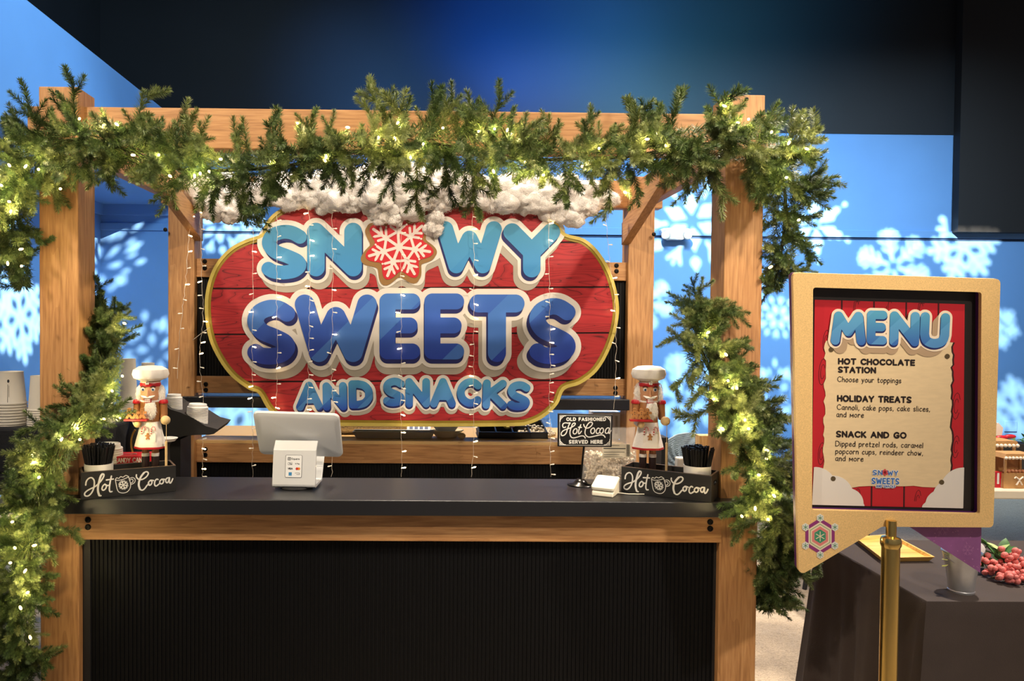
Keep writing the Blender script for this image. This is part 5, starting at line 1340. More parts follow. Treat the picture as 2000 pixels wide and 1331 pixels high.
# stacked white bowls
p = PL(873, 868)
for i, (z0, s, lb_) in enumerate(((0, 1, 'lower wide cream serving bowl on the rear ledge'), (.032, .86, 'upper white square bowl nested in the cream serving bowl'))):
    o = mesh_obj('serving_bowl', MB().lathe([(.05, 0), (.062, .006), (.092, .038), (.096, .04), (.094, .043), (.085, .038), (.055, .008), (1e-4, .008)], 32, sy=.7), mat('bowl_%d' % i, ((226, 212, 182), (232, 230, 226))[i], .3), None, smooth=True)
    o.location = (p.x - .005 * i, yl + .09, ZL + z0); o.scale = (s, s, 1)
    tag(o, lb_, 'bowl')
o = mesh_obj('bread_roll', MB().ball((0, 0, .018), .02, 14, 10, 1.1, .9, .9), mat('bread', (220, 186, 130), .7), None, smooth=True); o.location = (PL(902, 868).x, yl + .02, ZL); tag(o, 'small pale bun at the right foot of the cream bowl', 'bun')
# black organiser
p = PL(1010, 864)
og = thing('black_organizer', 'black compartment tray propped on the rear ledge right of the bowls', 'organizer', (p.x, yl + .05, ZL))
OB = mat('organizer_black', (30, 30, 32), .4)
M_ = Matrix.Rotation(math.radians(9), 4, 'X')
for q in range(5):
    x = -.21 + q * .095; mesh_obj('divider', MB().box(x, x + .007, 0, .25, .0, .035, M_), OB, og)
for y in (0, .12, .243): mesh_obj('divider', MB().box(-.21, .177, y, y + .007, .0, .037, M_), OB, og)
mesh_obj('base', MB().box(-.215, .18, 0, .255, -.0, .006, M_), OB, og)
# marshmallow heap
def heap(name, c, rx, ry, rz, n, r, m, label, cat, seed):
    rnd = random.Random(seed); mb = MB()
    for _ in range(n):
        u = math.sqrt(rnd.random()); a = rnd.uniform(0, 2 * PI); zz_ = (1 - u * u) * rz * rnd.uniform(.3, 1)
        mb.ball((u * rx * math.cos(a), u * ry * math.sin(a), zz_ + r), r * rnd.uniform(.8, 1.2), 6, 4)
    o = mesh_obj(name, mb, m, None, smooth=True); o.location = c; tag(o, label, cat, kind='stuff'); return o
heap('marshmallows', (PL(1050, 860).x, yl + .2, ZL), .13, .1, .05, 420, .008, mat('marsh', (236, 222, 200), .8), 'heap of mini marshmallows beside the black organizer', 'marshmallows', 3)
for i, (x, col) in enumerate(((990, (226, 200, 60)), (1004, (176, 110, 170)), (997, (230, 214, 120)))):
    o = mesh_obj('wrapped_candy', MB().ball((0, 0, .012), .013, 10, 8, 1.3, .9, .8).ball((.016, 0, .012), .006, 6, 4).ball((-.016, 0, .012), .006, 6, 4), mat('candy_%d' % i, col, .35), None, smooth=True)
    o.location = (PL(x, 840).x, yl + .16, ZL + .05 - .006 * i); tag(o, ('yellow', 'purple', 'pale yellow')[i] + ' wrapped candy on top of the organizer heap', 'candy')
GLASS = mat('clear_glass', (240, 244, 246), .05, trans=1.0)
for i, x in enumerate((1045, 1085)):
    o = mesh_obj('glass_jar', MB().lathe([(.035, 0), (.038, .003), (.036, .04), (.03, .055), (.032, .065), (.029, .065), (.027, .054), (.033, .038), (.034, .006), (1e-4, .005)], 24), GLASS, None, smooth=True)
    o.location = (PL(x, 850).x, yl + .36, ZL + .0); o.scale = (1, 1, 1.15); tag(o, ('low clear glass jar behind the marshmallow heap, nearer the organizer', 'low clear glass jar behind the marshmallow heap, nearer the small sign')[i], 'jar')
# white cup holder box
p = PL(1190, 845)
wb_ = thing('white_caddy', 'white slotted caddy behind the small hot cocoa sign', 'caddy', (p.x, YB + .16, ZL))
hz = P(1190, 806, YB + .16).z - ZL
mesh_obj('box', MB().box(-.08, .08, 0, .12, 0, hz), WHITE, wb_, bevel=.003)
for q in range(5): mesh_obj('slot', MB().box(-.065 + q * .028, -.052 + q * .028, -.001, .001, .03, hz - .02), mat('slot_grey', (176, 170, 160), .5), wb_)
# bag of marshmallows behind the small sign
Yb = 3.3
c0 = P(1190, 935, Yb)
bag = thing('marshmallow_bag', 'clear bulk bag of mini marshmallows with a paper label behind the right counter', 'bag', (c0.x, Yb, .80))
hb = P(1190, 835, Yb).z - .80; hw = (P(1245, 900, Yb).x - P(1135, 900, Yb).x) / 2
vs = []; fsx = []; nu, nv = 26, 22
for j in range(nv + 1):
    t = j / nv
    for i in range(nu):
        a = 2 * PI * i / nu; thick = .075 * math.sin(PI * min(1, t * .92 + .06)) ** .7 * (1 - .35 * t) + .002
        wx = hw * (1 - .12 * t ** 2)
        x = wx * math.copysign(abs(math.cos(a)) ** .7, math.cos(a)); y = thick * math.copysign(abs(math.sin(a)) ** .9, math.sin(a))
        q = Vector((x, y, t * hb)); nn = noise.noise(q * 28) * .008; vs.append(q + Vector((nn, nn * .8, nn * .5)))
for j in range(nv):
    for i in range(nu): fsx.append((j * nu + i, j * nu + (i + 1) % nu, (j + 1) * nu + (i + 1) % nu, (j + 1) * nu + i))
mesh_obj('film', MB().add(vs, fsx), mat('plastic_film', (236, 232, 226), .18, alpha=.22, spec=.8), bag, smooth=True)
rnd = random.Random(8); mb = MB()
for _ in range(1500):
    t = rnd.uniform(.02, .72); a = rnd.uniform(PI, 2 * PI); th_ = .062 * math.sin(PI * min(1, t * .92 + .06)) ** .7 * (1 - .35 * t)
    mb.ball((hw * .9 * math.cos(a) * rnd.uniform(.4, 1), th_ * math.sin(a) * rnd.uniform(.85, 1), t * hb), rnd.uniform(.005, .0072), 6, 4)
mesh_obj('marshmallows', mb, MATS['marsh'], bag, smooth=True, kind='stuff')
mesh_obj('filling', MB().ball((0, 0, .36 * hb), .36 * hb, 20, 12, hw * .86 / (.36 * hb), .045 / (.36 * hb), 1), MATS['marsh'], bag, smooth=True)
def BL(off): return lambda u, v, d: P(u, v, Yb - .08) + Vector((0, -off - d, 0))
lbp = mesh_obj('paper_label', MB().prism([(1176, 866), (1230, 868), (1232, 893), (1176, 896)], 0, .0006, BL(.004)), mat('label_paper', (232, 222, 198), .7), bag, True)
mb = MB()
for y, wl in ((870, 30), (876, 42), (883, 40), (888, 30), (892, 36)): ribbons([[(1179, y), (1179 + wl, y + .4)]], .35 if y != 876 else .7, BL(.0052), mb)
rnd = random.Random(2); yb = 869
while yb < 891: h_ = rnd.uniform(.4, 1.2); mb.add([BL(.0052)(x, y, 0) for x, y in ((1223, yb), (1229, yb), (1229, yb + h_), (1223, yb + h_))], [(0, 1, 2, 3)]); yb += h_ + rnd.uniform(.4, 1)
mesh_obj('label_print', mb, DK, lbp)
# crumpled film at left foot
vs = [P(x, y, Yy) for x, y, Yy in ((1095, 936, 3.25), (1135, 905, 3.25), (1140, 935, 3.2), (1160, 940, 3.3), (1120, 925, 3.2))]
# stool / round woven tray and boxes at the right
c = P(1350, 915, 3.25)
rt_ = thing('woven_tray', 'round pale blue woven tray standing behind the right crate', 'tray', (c.x, 3.3, .75))
mb = MB(); Rr = .135; cz = P(1350, 912, 3.25).z - .75
for q in range(18):
    r = Rr * (q + 1) / 18; mb.tube([(r * math.cos(a), .004 * math.sin(a * 18 + q), cz + r * math.sin(a)) for a in [i * PI / 32 for i in range(65)]], .0042, 5, cap=False)
mesh_obj('woven_rings', mb, mat('pale_cane', (150, 172, 190), .7), rt_, smooth=True)
mesh_obj('disc', MB().prism([(Rr * math.cos(q * PI / 24), cz + Rr * math.sin(q * PI / 24)) for q in range(48)], .002, .006, lambda u, v, d: Vector((u, d, v))), mat('pale_cane2', (120, 144, 164), .8), rt_)
o = box('rest_block', (c.x - .12, c.x + .14, 3.2, 3.5, 0, .75 + cz - Rr + .005), SOFTBLACK); tag(o, 'low black cabinet under the round woven tray at the right', 'cabinet')
o.name = 'low_cabinet'
o = box('white_carton', (P(1320, 900, 3.1).x, P(1352, 900, 3.1).x, 3.08, 3.118, ZC, P(1330, 893, 3.1).z), WHITE, bevel=.006); tag(o, 'small white carton behind the right crate', 'carton')
o = box('wooden_block', (P(1362, 900, 3.0).x, P(1392, 900, 3.0).x, 2.98, 3.03, ZC, P(1370, 850, 3.0).z), wood('block_wood', 2, (214, 176, 120), (184, 140, 84), (232, 200, 150), knots=False), bevel=.002); tag(o, 'upright pale wooden board behind the straws in the right crate', 'board')
o = box('black_canister', (P(1286, 900, 3.2).x, P(1299, 900, 3.2).x, 3.16, 3.24, .6, P(1290, 852, 3.2).z), SOFTBLACK, bevel=.003); tag(o, 'narrow black canister standing behind the right nutcracker', 'canister')

# ================================================================== MENU SIGN
t_ = math.radians(9)
MU, MN = Vector((0, -math.sin(t_), math.cos(t_))), Vector((0, -math.cos(t_), -math.sin(t_)))
M0 = P(1745, 780, 2.2)
def MP(off):
    def fn(u, v, d):
        r = ray(u, v); t = (M0 - CAM).dot(MN) / r.dot(MN); return CAM + r * t + MN * (off + d)
    return fn
ms = thing('menu_stand', 'standing menu board with a tan frame and purple back on a brass pole', 'menu sign', (M0.x, M0.y + .03, 0))
def tanmat():
    m = mat('tan_speckled', (232, 194, 130), .6, noise_amt=.14, noise_scale=330, stretch=(1, 1, 1)); return m
TAN = tanmat(); PURP = mat('purple_panel', (138, 82, 140), .5, noise_amt=.15, noise_scale=20)
f = Field(1535, 1965, 525, 1135, 2)
outer = [(1549, 533), (1954, 545), (1940, 1031), (1722, 1029), (1560, 1126)]
D_ = f.polygon([(1558, 542), (1945, 554), (1931.5, 1022), (1720, 1020.5), (1568.5, 1111)]) - 9
hole = f.polygon([(1593, 567), (1912, 576), (1909, 1000), (1591, 992)]) - 5
D2 = np.maximum(D_, -hole)
fill('frame', f.loops(0, D2), .012, MP(-.012), TAN, ms)
fill('body', f.loops(-1, D2), .016, MP(-.0285), mat('purple_edge', (84, 30, 96), .45), ms)
mesh_obj('back_panel', MB().prism([(1553, 540), (1946, 552), (1930, 1130), (1776, 1030), (1562, 1028)], -.006, 0, MP(-.034)), PURP, ms, True)
mesh_obj('bezel', MB().prism([(1584, 560), (1922, 570), (1918, 1010), (1583, 1002)], -.002, 0, MP(-.0265)), mat('bezel_dark', (34, 30, 28), .5), ms, True)
Q = [(1600, 588), (1896, 597), (1892, 1000), (1593, 993)]
def pq(a, b):    # a across, b down -> pixel
    t0 = np.array(Q[0]) * (1 - a) + np.array(Q[1]) * a; t1 = np.array(Q[3]) * (1 - a) + np.array(Q[2]) * a
    return tuple(t0 * (1 - b) + t1 * b)
po = mesh_obj('poster', MB().prism(Q, -.001, 0, MP(-.0252)), mat('menu_red', (190, 32, 44), .5), ms, True)
mb = MB()
for a in (.18, .395, .61, .825): ribbons([[pq(a, 0), pq(a, 1)]], 1.6, MP(-.0249), mb)
rnd = random.Random(4)
for a, b, s in ((.28, .03, 1), (.5, .02, 1), (.71, .03, 1), (.06, .35, 1.2), (.95, .5, 1.2), (.06, .75, 1), (.95, .7, 1), (.3, .97, 1), (.7, .97, 1), (.08, .2, 1)):
    c0 = pq(a, b)
    for r_ in (6, 11):
        pts = [(c0[0] + r_ * .6 * s * math.cos(q * PI / 6 + .3), c0[1] + r_ * 2.0 * s * math.sin(q * PI / 6)) for q in range(1, 12)]
        pts = [q for q in pts if Q[0][1] + 2 < q[1] < 990 and 1596 < q[0] < 1890]
        if len(pts) > 1: ribbons([pts], .45, MP(-.0249), mb)
mesh_obj('plank_lines', mb, mat('menu_line', (60, 8, 16), .6), po, True)
# torn parchment
def torn(off, m, name, dx=0):
    rnd = random.Random(6); pts = []
    def side(p0, p1, n, amp):
        for q in range(n): t = q / n; pts.append((p0[0] * (1 - t) + p1[0] * t + rnd.uniform(-amp, amp) + dx, p0[1] * (1 - t) + p1[1] * t + rnd.uniform(-amp, amp)))
    side((1621, 668), (1868, 672), 16, 1.5); side((1870, 672), (1866, 958), 34, 2.53); side((1866, 958), (1616, 956), 14, 3.2); side((1616, 956), (1620, 668), 34, 2.4)
    fill(name, [pts], .0006, MP(off), m, po)
torn(-.0249, mat('parch_shadow', (52, 10, 16), .7), 'paper_shadow', 4)
torn(-.0242, mat('parchment', (226, 202, 160), .75, noise_amt=.04, noise_scale=30, stretch=(1, 1, 4)), 'parchment')
# snow corners
f2 = Field(1590, 1896, 900, 1002, 1.5)
for cx_, cy_, r_ in ((1600, 960, 42), (1635, 975, 40), (1665, 990, 30), (1594, 1000, 60), (1680, 1000, 18), (1892, 965, 46), (1862, 975, 30), (1845, 992, 28), (1890, 1000, 60), (1825, 1002, 16)): f2.stroke([(cx_, cy_)], r_)
clip = f2.polygon([(Q[0][0] - .0, 850), (Q[1][0], 850), Q[2], Q[3]])
for lp_ in f2.loops(0, np.maximum(f2.D, clip + .5)): fill('snow_print', [lp_], .0005, MP(-.0234), mat('snow_print', (226, 220, 212), .6), po)
fd = MB()
for x, y in ((1631.5, 686), (1860.5, 699.5), (1635, 941), (1849, 948)):
    fd.add([MP(-.0226)(x + 5 * math.cos(q * PI / 8), y + 5 * math.sin(q * PI / 8), 0) for q in range(16)], [tuple(range(16))])
mesh_obj('nail_print', fd, mat('nail', (86, 72, 48), .5), po, True)
# MENU heading
LMM = letter_mat('letter_small_menu', P(1745, 683, 2.2).z, P(1745, 612, 2.2).z, (88, 164, 200), (52, 92, 178), (104, 172, 218))
W_ = Field(1600, 1890, 585, 715, 1.5); Gd = np.full(W_.X.shape, 1e3)
for ch, x0, y0, x1, y1, r, rot in (('M', 1630, 611, 1699, 677, 9, .02), ('E', 1701, 609, 1741, 676, 8.5, .02), ('N', 1746, 611, 1805, 679, 9, .03), ('U', 1806, 613, 1864, 683, 9, .05)):
    sk = glyph_box(ch, x0, y0, x1, y1, r, rot); fl = Field(x0 - 14, x1 + 14, y0 - 10, y1 + 14, 1)
    for p in sk: fl.stroke(p, r)
    fill('letter', fl.loops(), .0005, MP(-.0211), LMM, po)
    fl.D[:] = 1e3
    for p in sk:
        for t in (0, .5, 1): fl.stroke([(q[0] - (x0 - 1730) / 60 * t, q[1] + 3.2 * t) for q in p], r)
    fill('letter_shade', fl.loops(), .0004, MP(-.0216), NAVYP, po)
    for p in sk: W_.stroke(p, r + 5); W_.stroke([(q[0], q[1] + 3) for q in p], r + 4)
    keep = W_.D.copy(); W_.D = Gd
    for p in sk:
        for t in (.5, 1): W_.stroke([(q[0] + (1745 - (x0 + x1) / 2) * .13 * t, q[1] + 13 * t) for q in p], r + 4.5)
    Gd = W_.D; W_.D = keep
fill('heading_shadow', W_.loops(0, Gd), .0003, MP(-.0226), mat('par_sh', (176, 150, 120), .7), po)
fill('heading_outline', W_.loops(), .0004, MP(-.0221), mat('menu_cream', (240, 222, 196), .6), po)
mb = MB(); BK = mat('menu_ink', (30, 18, 18), .6)
fnm = MP(-.0232); SL = .021
for txt, x, y, wd, h, wt in (('HOT CHOCOLATE', 1646.5, 714, 149, 9.6, 1.65), ('STATION', 1646.5, 730.5, 72, 9.6, 1.65), ('HOLIDAY TREATS', 1644.5, 787.5, 144, 10.2, 1.65), ('SNACK AND GO', 1642.5, 858, 136, 10.2, 1.65)):
    put(txt, x, y, wd, h, wt, fnm, mb, .34, SL)
for txt, x, y, wd in (('Choose your toppings', 1644, 749.5, 125), ('Cannoli, cake pops, cake slices,', 1643, 804.5, 183), ('and more', 1642, 819, 53), ('Dipped pretzel rods, caramel', 1640, 876.5, 172), ('popcorn cups, reindeer chow,', 1640, 891.5, 172), ('and more', 1640, 905.5, 54)):
    put(txt, x, y, wd, 9.8, .66, fnm, mb, .26, SL, .04)
mesh_obj('menu_text', mb, BK, po, True)
# small logo
for col, rws, wt in (((232, 226, 216), 1, 2.1), ((52, 110, 186), 0, 1.1)):
    mb = MB()
    for txt, x, y, wd, h, w2 in (('SN', 1714, 932.5, 17, 8, 1), ('WY', 1743, 933.5, 19, 8, 1), ('SWEETS', 1712, 950, 52, 10, 1.25), ('AND SNACKS', 1720, 957.5, 37, 4.2, .55)):
        put(txt, x, y, wd, h, (w2 + 1.2) if rws else w2, MP(-.0226 if rws else -.0221), mb, .42, .02)
    mesh_obj('logo_print', mb, mat('logo_%d' % rws, col, .5), po, True)
mb = MB()
for q in range(3):
    a = q * PI / 3 + PI / 6; ribbons([[(1737 - 5 * math.cos(a), 928.5 - 5 * math.sin(a)), (1737 + 5 * math.cos(a), 928.5 + 5 * math.sin(a))]], 2.0, MP(-.0222), mb)
mesh_obj('logo_flake', mb, mat('logo_red', (206, 70, 80), .5), po, True)
# hexagon emblem on the tail
hx, hy = 1601.5, 1048
def hexa(cx_, cy_, r, ri=None, a0=PI / 2):
    o_ = [(cx_ + r * math.cos(a0 + q * PI / 3), cy_ - r * 1.08 * math.sin(a0 + q * PI / 3)) for q in range(6)]
    if ri is None: return [o_]
    return [o_, [(cx_ + ri * math.cos(a0 + q * PI / 3), cy_ - ri * 1.08 * math.sin(a0 + q * PI / 3)) for q in range(6)]]
e0 = fill('hexagon_emblem', hexa(hx, hy, 33, 26), .0005, MP(.0002), mat('em_purple', (140, 50, 118), .5), ms, label='printed hexagon snowflake emblem')
EC = mat('em_cream', (236, 220, 190), .5)
fill('emblem_ring', hexa(hx, hy, 26), .0003, MP(.0002), EC, e0)
fill('emblem_ring', hexa(hx, hy, 23, 21), .0003, MP(.0006), mat('em_sage', (160, 182, 140), .5), e0)
fill('emblem_ring', hexa(hx, hy, 18, 13), .0003, MP(.0006), mat('em_pink', (222, 130, 126), .5), e0)
fill('emblem_core', hexa(hx, hy, 12.5), .0003, MP(.0006), mat('em_green', (62, 142, 108), .5), e0)
mb = MB()
for q in range(3): a = q * PI / 3 + PI / 2; ribbons([[(hx - 9 * math.cos(a), hy - 9 * math.sin(a)), (hx + 9 * math.cos(a), hy + 9 * math.sin(a))]], .7, MP(.0011), mb)
mesh_obj('emblem_flake', mb, EC, e0, True)
for q in range(6):
    a = PI / 2 + q * PI / 3; cx_, cy_ = hx + 33 * math.cos(a), hy - 36 * math.sin(a)
    h_ = fill('small_hexagon', hexa(cx_, cy_, 7.5), .0005, MP(.001), mat('em_pale', (222, 222, 212), .5), e0)
    mb = MB()
    for s in range(3): b = s * PI / 3 + PI / 2; ribbons([[(cx_ - 5 * math.cos(b), cy_ - 5 * math.sin(b)), (cx_ + 5 * math.cos(b), cy_ + 5 * math.sin(b))]], .5, MP(.0018), mb)
    mesh_obj('small_flake', mb, mat('em_green', (62, 142, 108), .5), e0, True)
# snow print on the purple back
mb = MB(); rnd = random.Random(12)
for _ in range(60):
    x = rnd.uniform(1790, 1928); y = rnd.uniform(1036, 1120)
    if (x - 1776) * .66 < (y - 1030): continue
    r = rnd.uniform(.5, 1.7); mb.add([MP(-.0338)(x + r * math.cos(q * PI / 4), y + r * math.sin(q * PI / 4), 0) for q in range(8)], [tuple(range(8))])
for cx_, cy_, r in ((1855, 1042, 14), (1905, 1085, 11)):
    for q in range(6):
        a = q * PI / 3; e = lambda rr_, da=0: (cx_ + rr_ * math.cos(a + da), cy_ + rr_ * math.sin(a + da)); ribbons([[e(0), e(r)], [e(r * .6), e(r * .9, .35)], [e(r * .6), e(r * .9, -.35)]], .4, MP(-.0338), mb)
mesh_obj('snow_dots', mb, mat('dot_pink', (166, 110, 160), .6), ms, True)
# brass pole
BR = mat('brass', (226, 196, 120), .25, 1.0)
pb = P(1740, 1060, M0.y + .05)
k2 = pb.y / F
mesh_obj('pole', MB().lathe([(16.5 * k2, 0.03), (16.5 * k2, pb.z - .01)], 32, (pb.x, pb.y, 0)), BR, ms, True, smooth=True)
zc0 = P(1740, 1050, pb.y).z
mesh_obj('collar', MB().lathe([(16.6 * k2, zc0 - .03), (19 * k2, zc0 - .022), (19 * k2, zc0 - .008), (17 * k2, zc0), (9.5 * k2, zc0 + .004), (9.5 * k2, zc0 + .05)], 32, (pb.x, pb.y, 0)), BR, ms, True, smooth=True)
mesh_obj('foot', MB().lathe([(.14, 0), (.145, .008), (.12, .02), (.03, .035), (.025, .05)], 40, (pb.x, pb.y, 0)), BR, ms, True, smooth=True)

# ================================================================== RIGHT TABLE
tx0 = 1.575; ty0 = PZ(1900, 1176, .75).y; ty1 = PZ(1900, 1056, .75).y
BC = mat('brown_black_cloth', (60, 50, 46), .85, noise_amt=.08, noise_scale=12, bump=.2, bump_scale=400)
def cloth(name, x0, x1, y0, y1, zt_, m, label, seed):
    root = thing(name, label, 'table', ((x0 + x1) / 2, (y0 + y1) / 2, 0))
    per = []; n = 48
    for i in range(n): per.append((x0 + (x1 - x0) * i / n, y0))
    for i in range(n): per.append((x1, y0 + (y1 - y0) * i / n))
    for i in range(n): per.append((x1 - (x1 - x0) * i / n, y1))
    for i in range(n): per.append((x0, y1 - (y1 - y0) * i / n))
    cx_, cy_ = (x0 + x1) / 2, (y0 + y1) / 2; N = len(per); vs = []; lv = 12
    for j in range(lv + 1):
        t = j / lv
        for i, (x, y) in enumerate(per):
            s = i / N * 2 * PI
            corner = max(0, 1 - min(abs(x - x0), abs(x - x1)) * 5) * max(0, 1 - min(abs(y - y0), abs(y - y1)) * 5)
            w_ = (math.sin(s * 17 + seed) * .5 + math.sin(s * 31 + seed * 2) * .3 + math.sin(s * 9 + 2) * .4) * .034 * t ** .8 + corner * .05 * t + .02 * t
            d = Vector((x - cx_, y - cy_)); nx = (1 if x > cx_ else -1) if abs(abs(x - cx_) - (x1 - x0) / 2) < 1e-6 else 0; ny = (1 if y > cy_ else -1) if abs(abs(y - cy_) - (y1 - y0) / 2) < 1e-6 else 0
            if nx == 0 and ny == 0: nx = 1
            vs.append(Vector((x + nx * w_, y + ny * w_, zt_ - t * (zt_ - .01) - (.004 if j == 0 else 0))))
    fs_ = [(j * N + i, j * N + (i + 1) % N, (j + 1) * N + (i + 1) % N, (j + 1) * N + i) for j in range(lv) for i in range(N)]
    o_ = len(vs); vs += [Vector((x * .0 + cx_ + (x - cx_) * .996, cy_ + (y - cy_) * .996, zt_)) for x, y in per]
    fs_ += [(i, (i + 1) % N, o_ + (i + 1) % N, o_ + i) for i in range(N)] + [tuple(range(o_, o_ + N))]
    mesh_obj('tablecloth', MB().add(vs, fs_), m, root, True, smooth=True)
    return root
cloth('draped_table', tx0, tx0 + 1.8, ty0, ty1, .75, BC, 'table under a dark brown floor-length cloth at the right', 1)
# bamboo board
BAM = wood('bamboo', 0, (222, 178, 92), (190, 140, 60), (236, 198, 120), 20, knots=False)
bp_ = [PZ(1690, 1049, .77), PZ(1740, 1048, .77), PZ(1826, 1089, .77), PZ(1760, 1092, .77)]
q0 = PZ(1668, 1052, .765); q1 = PZ(1742, 1047, .765); q2 = PZ(1826, 1092, .765); q3 = PZ(1722, 1094, .765)
mb = MB(); top_ = [q0, q1, q2, q3]
bb = thing('bamboo_tray', 'shallow square bamboo tray on the dark table behind the brass pole', 'tray', (sum(v.x for v in top_) / 4, sum(v.y for v in top_) / 4, .7505))
ctr = Vector(bb.location)
outer_ = [v for v in top_]; inner_ = [ctr + (v - ctr) * .93 for v in top_]; bot_ = [ctr + (v - ctr) * .88 for v in top_]
vs = [Vector((v.x, v.y, .772)) for v in outer_] + [Vector((v.x, v.y, .772)) for v in inner_] + [Vector((v.x, v.y, .76)) for v in bot_] + [Vector((v.x, v.y, .7515)) for v in bot_]
mb.add(vs, [(i, (i + 1) % 4, 4 + (i + 1) % 4, 4 + i) for i in range(4)] + [(4 + i, 4 + (i + 1) % 4, 8 + (i + 1) % 4, 8 + i) for i in range(4)] + [(8, 9, 10, 11), (12, 13, 14, 15)] + [(i, (i + 1) % 4, 12 + (i + 1) % 4, 12 + i) for i in range(4)])
mesh_obj('board', mb, BAM, bb, True)
# bucket
c = PZ(1877, 1156, .75)
bk = thing('metal_bucket', 'small galvanised metal bucket under the purple back panel', 'bucket', (c.x, c.y, .7505))
ks = c.y / F; hb_ = P(1877, 1078, c.y).z - .75
GV = mat('galvanised', (196, 198, 202), .35, .7, noise_amt=.06, noise_scale=30)
mesh_obj('pail', MB().lathe([(22 * ks, .004), (23 * ks, 0), (23.5 * ks, .006), (22.5 * ks, .008), (27 * ks, hb_ * .55), (34 * ks, hb_), (33 * ks, hb_), (26 * ks, hb_ * .55), (21 * ks, .012), (1e-4, .01)], 36), GV, bk, smooth=True)
mesh_obj('rim', MB().tube([(34.2 * ks * math.cos(q * PI / 18), 34.2 * ks * math.sin(q * PI / 18), hb_) for q in range(37)], .0022, 6, cap=False), STEEL, bk, smooth=True)
mesh_obj('handle', MB().tube([(-34 * ks * math.cos(a) , -34 * ks * math.sin(a) * .7 - .0, hb_ - .01 - .03 * math.sin(a)) for a in [q * PI / 14 for q in range(15)]], .0016, 6), STEEL, bk, smooth=True)
for q in range(3):
    mesh_obj('tag_leaf', MB().prism([(0, 0), (.018, .006), (.026, 0), (.016, -.007)], 0, .001, lambda u, v, d: Vector((-35 * ks - u * .8 + .006, -.01 + v, hb_ - .01 - q * .016 + u * (.4 - q * .3) + d))), mat('pale_leaf', (206, 214, 120), .5), bk)
# berry branch
c = PZ(1965, 1135, .75)
bn = thing('berry_branch', 'branch of frosted pink berries with green leaves on the dark table', 'berries', (c.x, c.y, .7505))
BE = mat('frost_berry', (222, 122, 116), .6, noise_amt=.35, noise_scale=160); rnd = random.Random(9)
bme = MB().ball((0, 0, 0), .0118, 12, 8); bmm = bpy.data.meshes.new('berry'); bmm.from_pydata([tuple(v) for v in bme.v], [], bme.f); bmm.materials.append(BE)
for p in bmm.polygons: p.use_smooth = True
tw = MB(); tw.tube([(-.05, -.0, .01), (.02, .02, .02), (.1, .03, .018), (.2, .05, .02)], .003, 6)
for q in range(150):
    x = rnd.uniform(-.05, .17); y = rnd.uniform(-.06, .08); z_ = .015 + rnd.random() * .085 * max(.15, 1 - abs(x - .055) * 6) * (1.0 if y > -.03 else .5)
    o = bpy.data.objects.new('berry', bmm); COL.objects.link(o); o.parent = bn; o.location = (x, y, z_); s = rnd.uniform(.62, .95); o.scale = (s, s, s * 1.15); o.rotation_euler = (rnd.uniform(0, 1), rnd.uniform(0, 1), 0)
    if q % 4 == 0: tw.tube([(x * .7, y * .3 + .02, .012), (x, y, z_)], .0012, 4)
mesh_obj('twig', tw, mat('twig', (70, 62, 38), .8), bn)
def leaf(L, Wd, name, M, m, parent):
    mb = MB(); n = 8; vs = []
    for i in range(n + 1):
        t = i / n; w_ = Wd * math.sin(PI * t ** .8) ; zc_ = .18 * L * t * (1 - t) * 2
        vs += [M @ Vector((-w_, t * L, zc_ + .12 * w_)), M @ Vector((0, t * L, zc_ - .1 * w_)), M @ Vector((w_, t * L, zc_ + .12 * w_))]
    fs_ = []
    for i in range(n): fs_ += [(3 * i, 3 * i + 1, 3 * i + 4, 3 * i + 3), (3 * i + 1, 3 * i + 2, 3 * i + 5, 3 * i + 4)]
    mb.add(vs, fs_); return mesh_obj(name, mb, m, parent, smooth=True)
LF = mat('leaf_green', (72, 116, 62), .45, noise_amt=.25, noise_scale=40); LF2 = mat('leaf_pale', (176, 196, 130), .5)
for i in range(22):
    a = rnd.uniform(-2.6, 2.53); e = rnd.uniform(.1, .9)
    M_ = Matrix.Translation((rnd.uniform(-.03, .06), rnd.uniform(.06, .12), rnd.uniform(.02, .09))) @ Matrix.Rotation(a, 4, 'Z') @ Matrix.Rotation(e, 4, 'X') @ Matrix.Rotation(rnd.uniform(-.6, .6), 4, 'Y')
    leaf(rnd.uniform(.05, .085), rnd.uniform(.016, .024), 'leaf', M_, LF if i % 4 else LF2, bn)
M_ = Matrix.Translation((-.045, .06, .07)) @ Matrix.Rotation(1.2, 4, 'X'); leaf(.05, .016, 'white_flower_petal', M_, WHITE, bn)

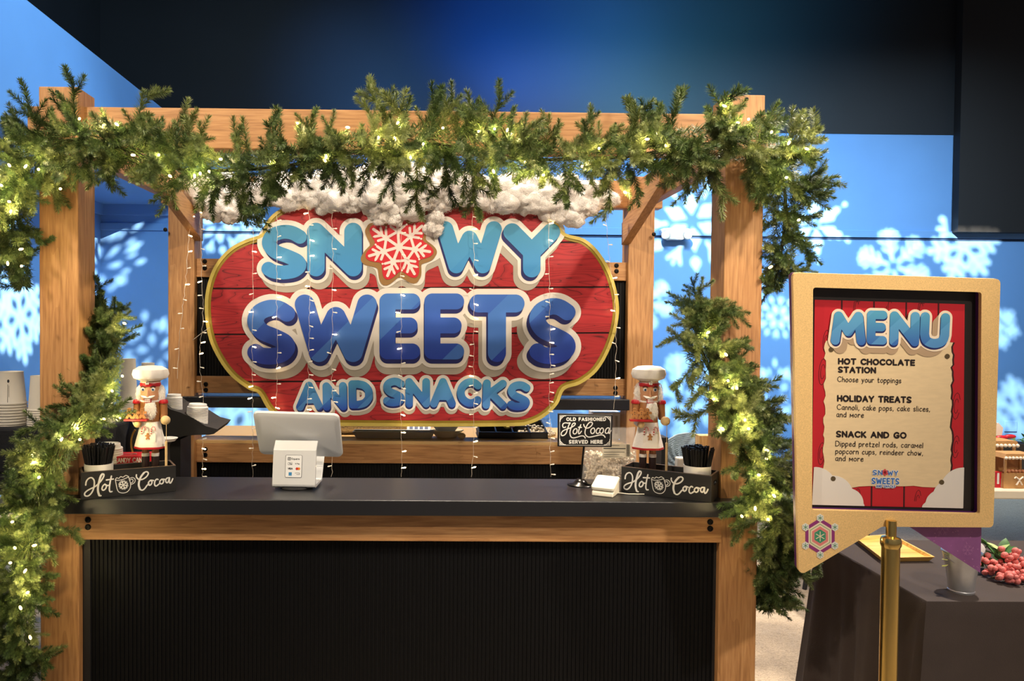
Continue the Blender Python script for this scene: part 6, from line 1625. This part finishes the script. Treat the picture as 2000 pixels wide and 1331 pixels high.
# ================================================================== BACK TABLE WITH GINGERBREAD HOUSES
Yt = PZ(1970, 958, .75).y
xt0 = P(1935, 950, Yt).x - .8
gt_ = thing('white_table', 'long white folding table behind the menu sign', 'table', (xt0 + 1.2, Yt + .35, 0))
box('tabletop', (xt0, xt0 + 2.6, Yt, Yt + .7, .70, .75), mat('table_white', (224, 214, 192), .4), gt_, bevel=.008)
for lx in (xt0 + .1, xt0 + 2.4):
    for ly in (Yt + .06, Yt + .6): mesh_obj('leg', MB().tube([(lx, ly, 0), (lx + .1, ly, .7)], .014, 8), SOFTBLACK, gt_, True)
CARD = mat('gingerbread_card', (196, 148, 92), .6, noise_amt=.08); ICE = mat('ice_white', (238, 226, 210), .5)
def stallhouse(cx_, dy, s, label, hgt=.19):
    p = P(cx_, 945, Yt + dy)
    r = thing('gingerbread_house', label, 'gingerbread house', (p.x, Yt + dy, .7505), group='gingerbread stalls on the white table')
    mesh_obj('counter', MB().box(-.075 * s, .075 * s, 0, .09 * s, 0, .075 * s), CARD, r, bevel=.002)
    for sx in (-1, 1):
        for yy in (.006, .08): mesh_obj('post', MB().box((sx * .066 - .005) * s, (sx * .066 + .005) * s, (yy - .004) * s, (yy + .004) * s, .075 * s, .15 * s), CARD, r)
    mesh_obj('back_wall', MB().box(-.07 * s, .07 * s, .082 * s, .088 * s, .075 * s, .15 * s), CARD, r)
    mesh_obj('awning', MB().prism([(-.08 * s, .15 * s), (.08 * s, .15 * s), (.07 * s, .172 * s), (-.07 * s, .172 * s)], -.006, .095 * s, lambda u, v, d: Vector((u, d, v))), CARD, r)
    mb = MB()
    for q in range(9): mb.ball(((-.072 + .018 * q) * s, -.008, .152 * s), .008 * s, 8, 6)
    mesh_obj('icing_trim', mb, ICE, r, smooth=True)
    mb = MB()
    for q in (-1, 1): mb.tube([(q * .002 * s, -.003, .045 * s), (q * .018 * s, -.003, .058 * s), (q * .024 * s, -.003, .05 * s)], .004 * s, 6); mb.tube([(q * .002, -.003, .045 * s), (-q * .014 * s, -.003, .018 * s)], .004 * s, 6)
    mesh_obj('candy_bow', mb, ICE, r)
    mb = MB()
    for q in range(7): mb.ball(((-.055 + .018 * q) * s, .02 * s, .083 * s), .009 * s, 8, 6)
    mesh_obj('sweets', mb, mat('mixed_sweets', (214, 150, 110), .5, noise_amt=.5, noise_scale=60), r, smooth=True)
    return r
stallhouse(1990, .04, 1.1, 'gingerbread stall with white candy cane bow nearest the edge of the white table')
stallhouse(1952, .28, 1.3, 'gingerbread stall standing behind the red carton')
p = P(1952, 945, Yt + .06)
rc_ = thing('red_carton', 'small red and white carton beside the gingerbread stall', 'carton', (p.x, Yt + .06, .7505))
mesh_obj('box', MB().box(-.022, .022, 0, .03, 0, .085), REDB, rc_); mesh_obj('stripe', MB().box(-.014, -.002, -.001, 0, .02, .08).box(.008, .018, -.001, 0, .004, .05), WHITE, rc_)
p = P(1965, 880, Yt + .5)
gb = thing('holly_spray', 'spray of greenery with a red bow behind the gingerbread stalls', 'greenery', (p.x, Yt + .5, .7505))
rnd = random.Random(14)
for q in range(26):
    M_ = Matrix.Translation((rnd.uniform(-.06, .12), rnd.uniform(-.03, .03), rnd.uniform(.17, .22))) @ Matrix.Rotation(rnd.uniform(0, 6.28), 4, 'Z') @ Matrix.Rotation(rnd.uniform(-.2, .8), 4, 'X'); leaf(rnd.uniform(.03, .06), .008, 'leaf', M_, LF, gb)
mesh_obj('bow', MB().ball((-.05, -.03, .215), .028, 10, 8, 1.5, .6, .5).ball((.0, -.03, .222), .026, 10, 8, 1.4, .6, .5), REDB, gb, smooth=True)
mesh_obj('basket', MB().box(-.12, .14, -.05, .06, 0, .18), SOFTBLACK, gb, bevel=.004)
mesh_obj('red_bauble', MB().ball((.16, -.02, .26), .045, 16, 10), REDB, gb, smooth=True)
mesh_obj('carved_sign', MB().prism([(-.15, .21), (-.03, .21), (-.02, .27), (-.05, .30), (-.08, .29), (-.12, .33), (-.16, .31)], 0, .012, lambda u, v, d: Vector((u, d, v))), ICE, gb)
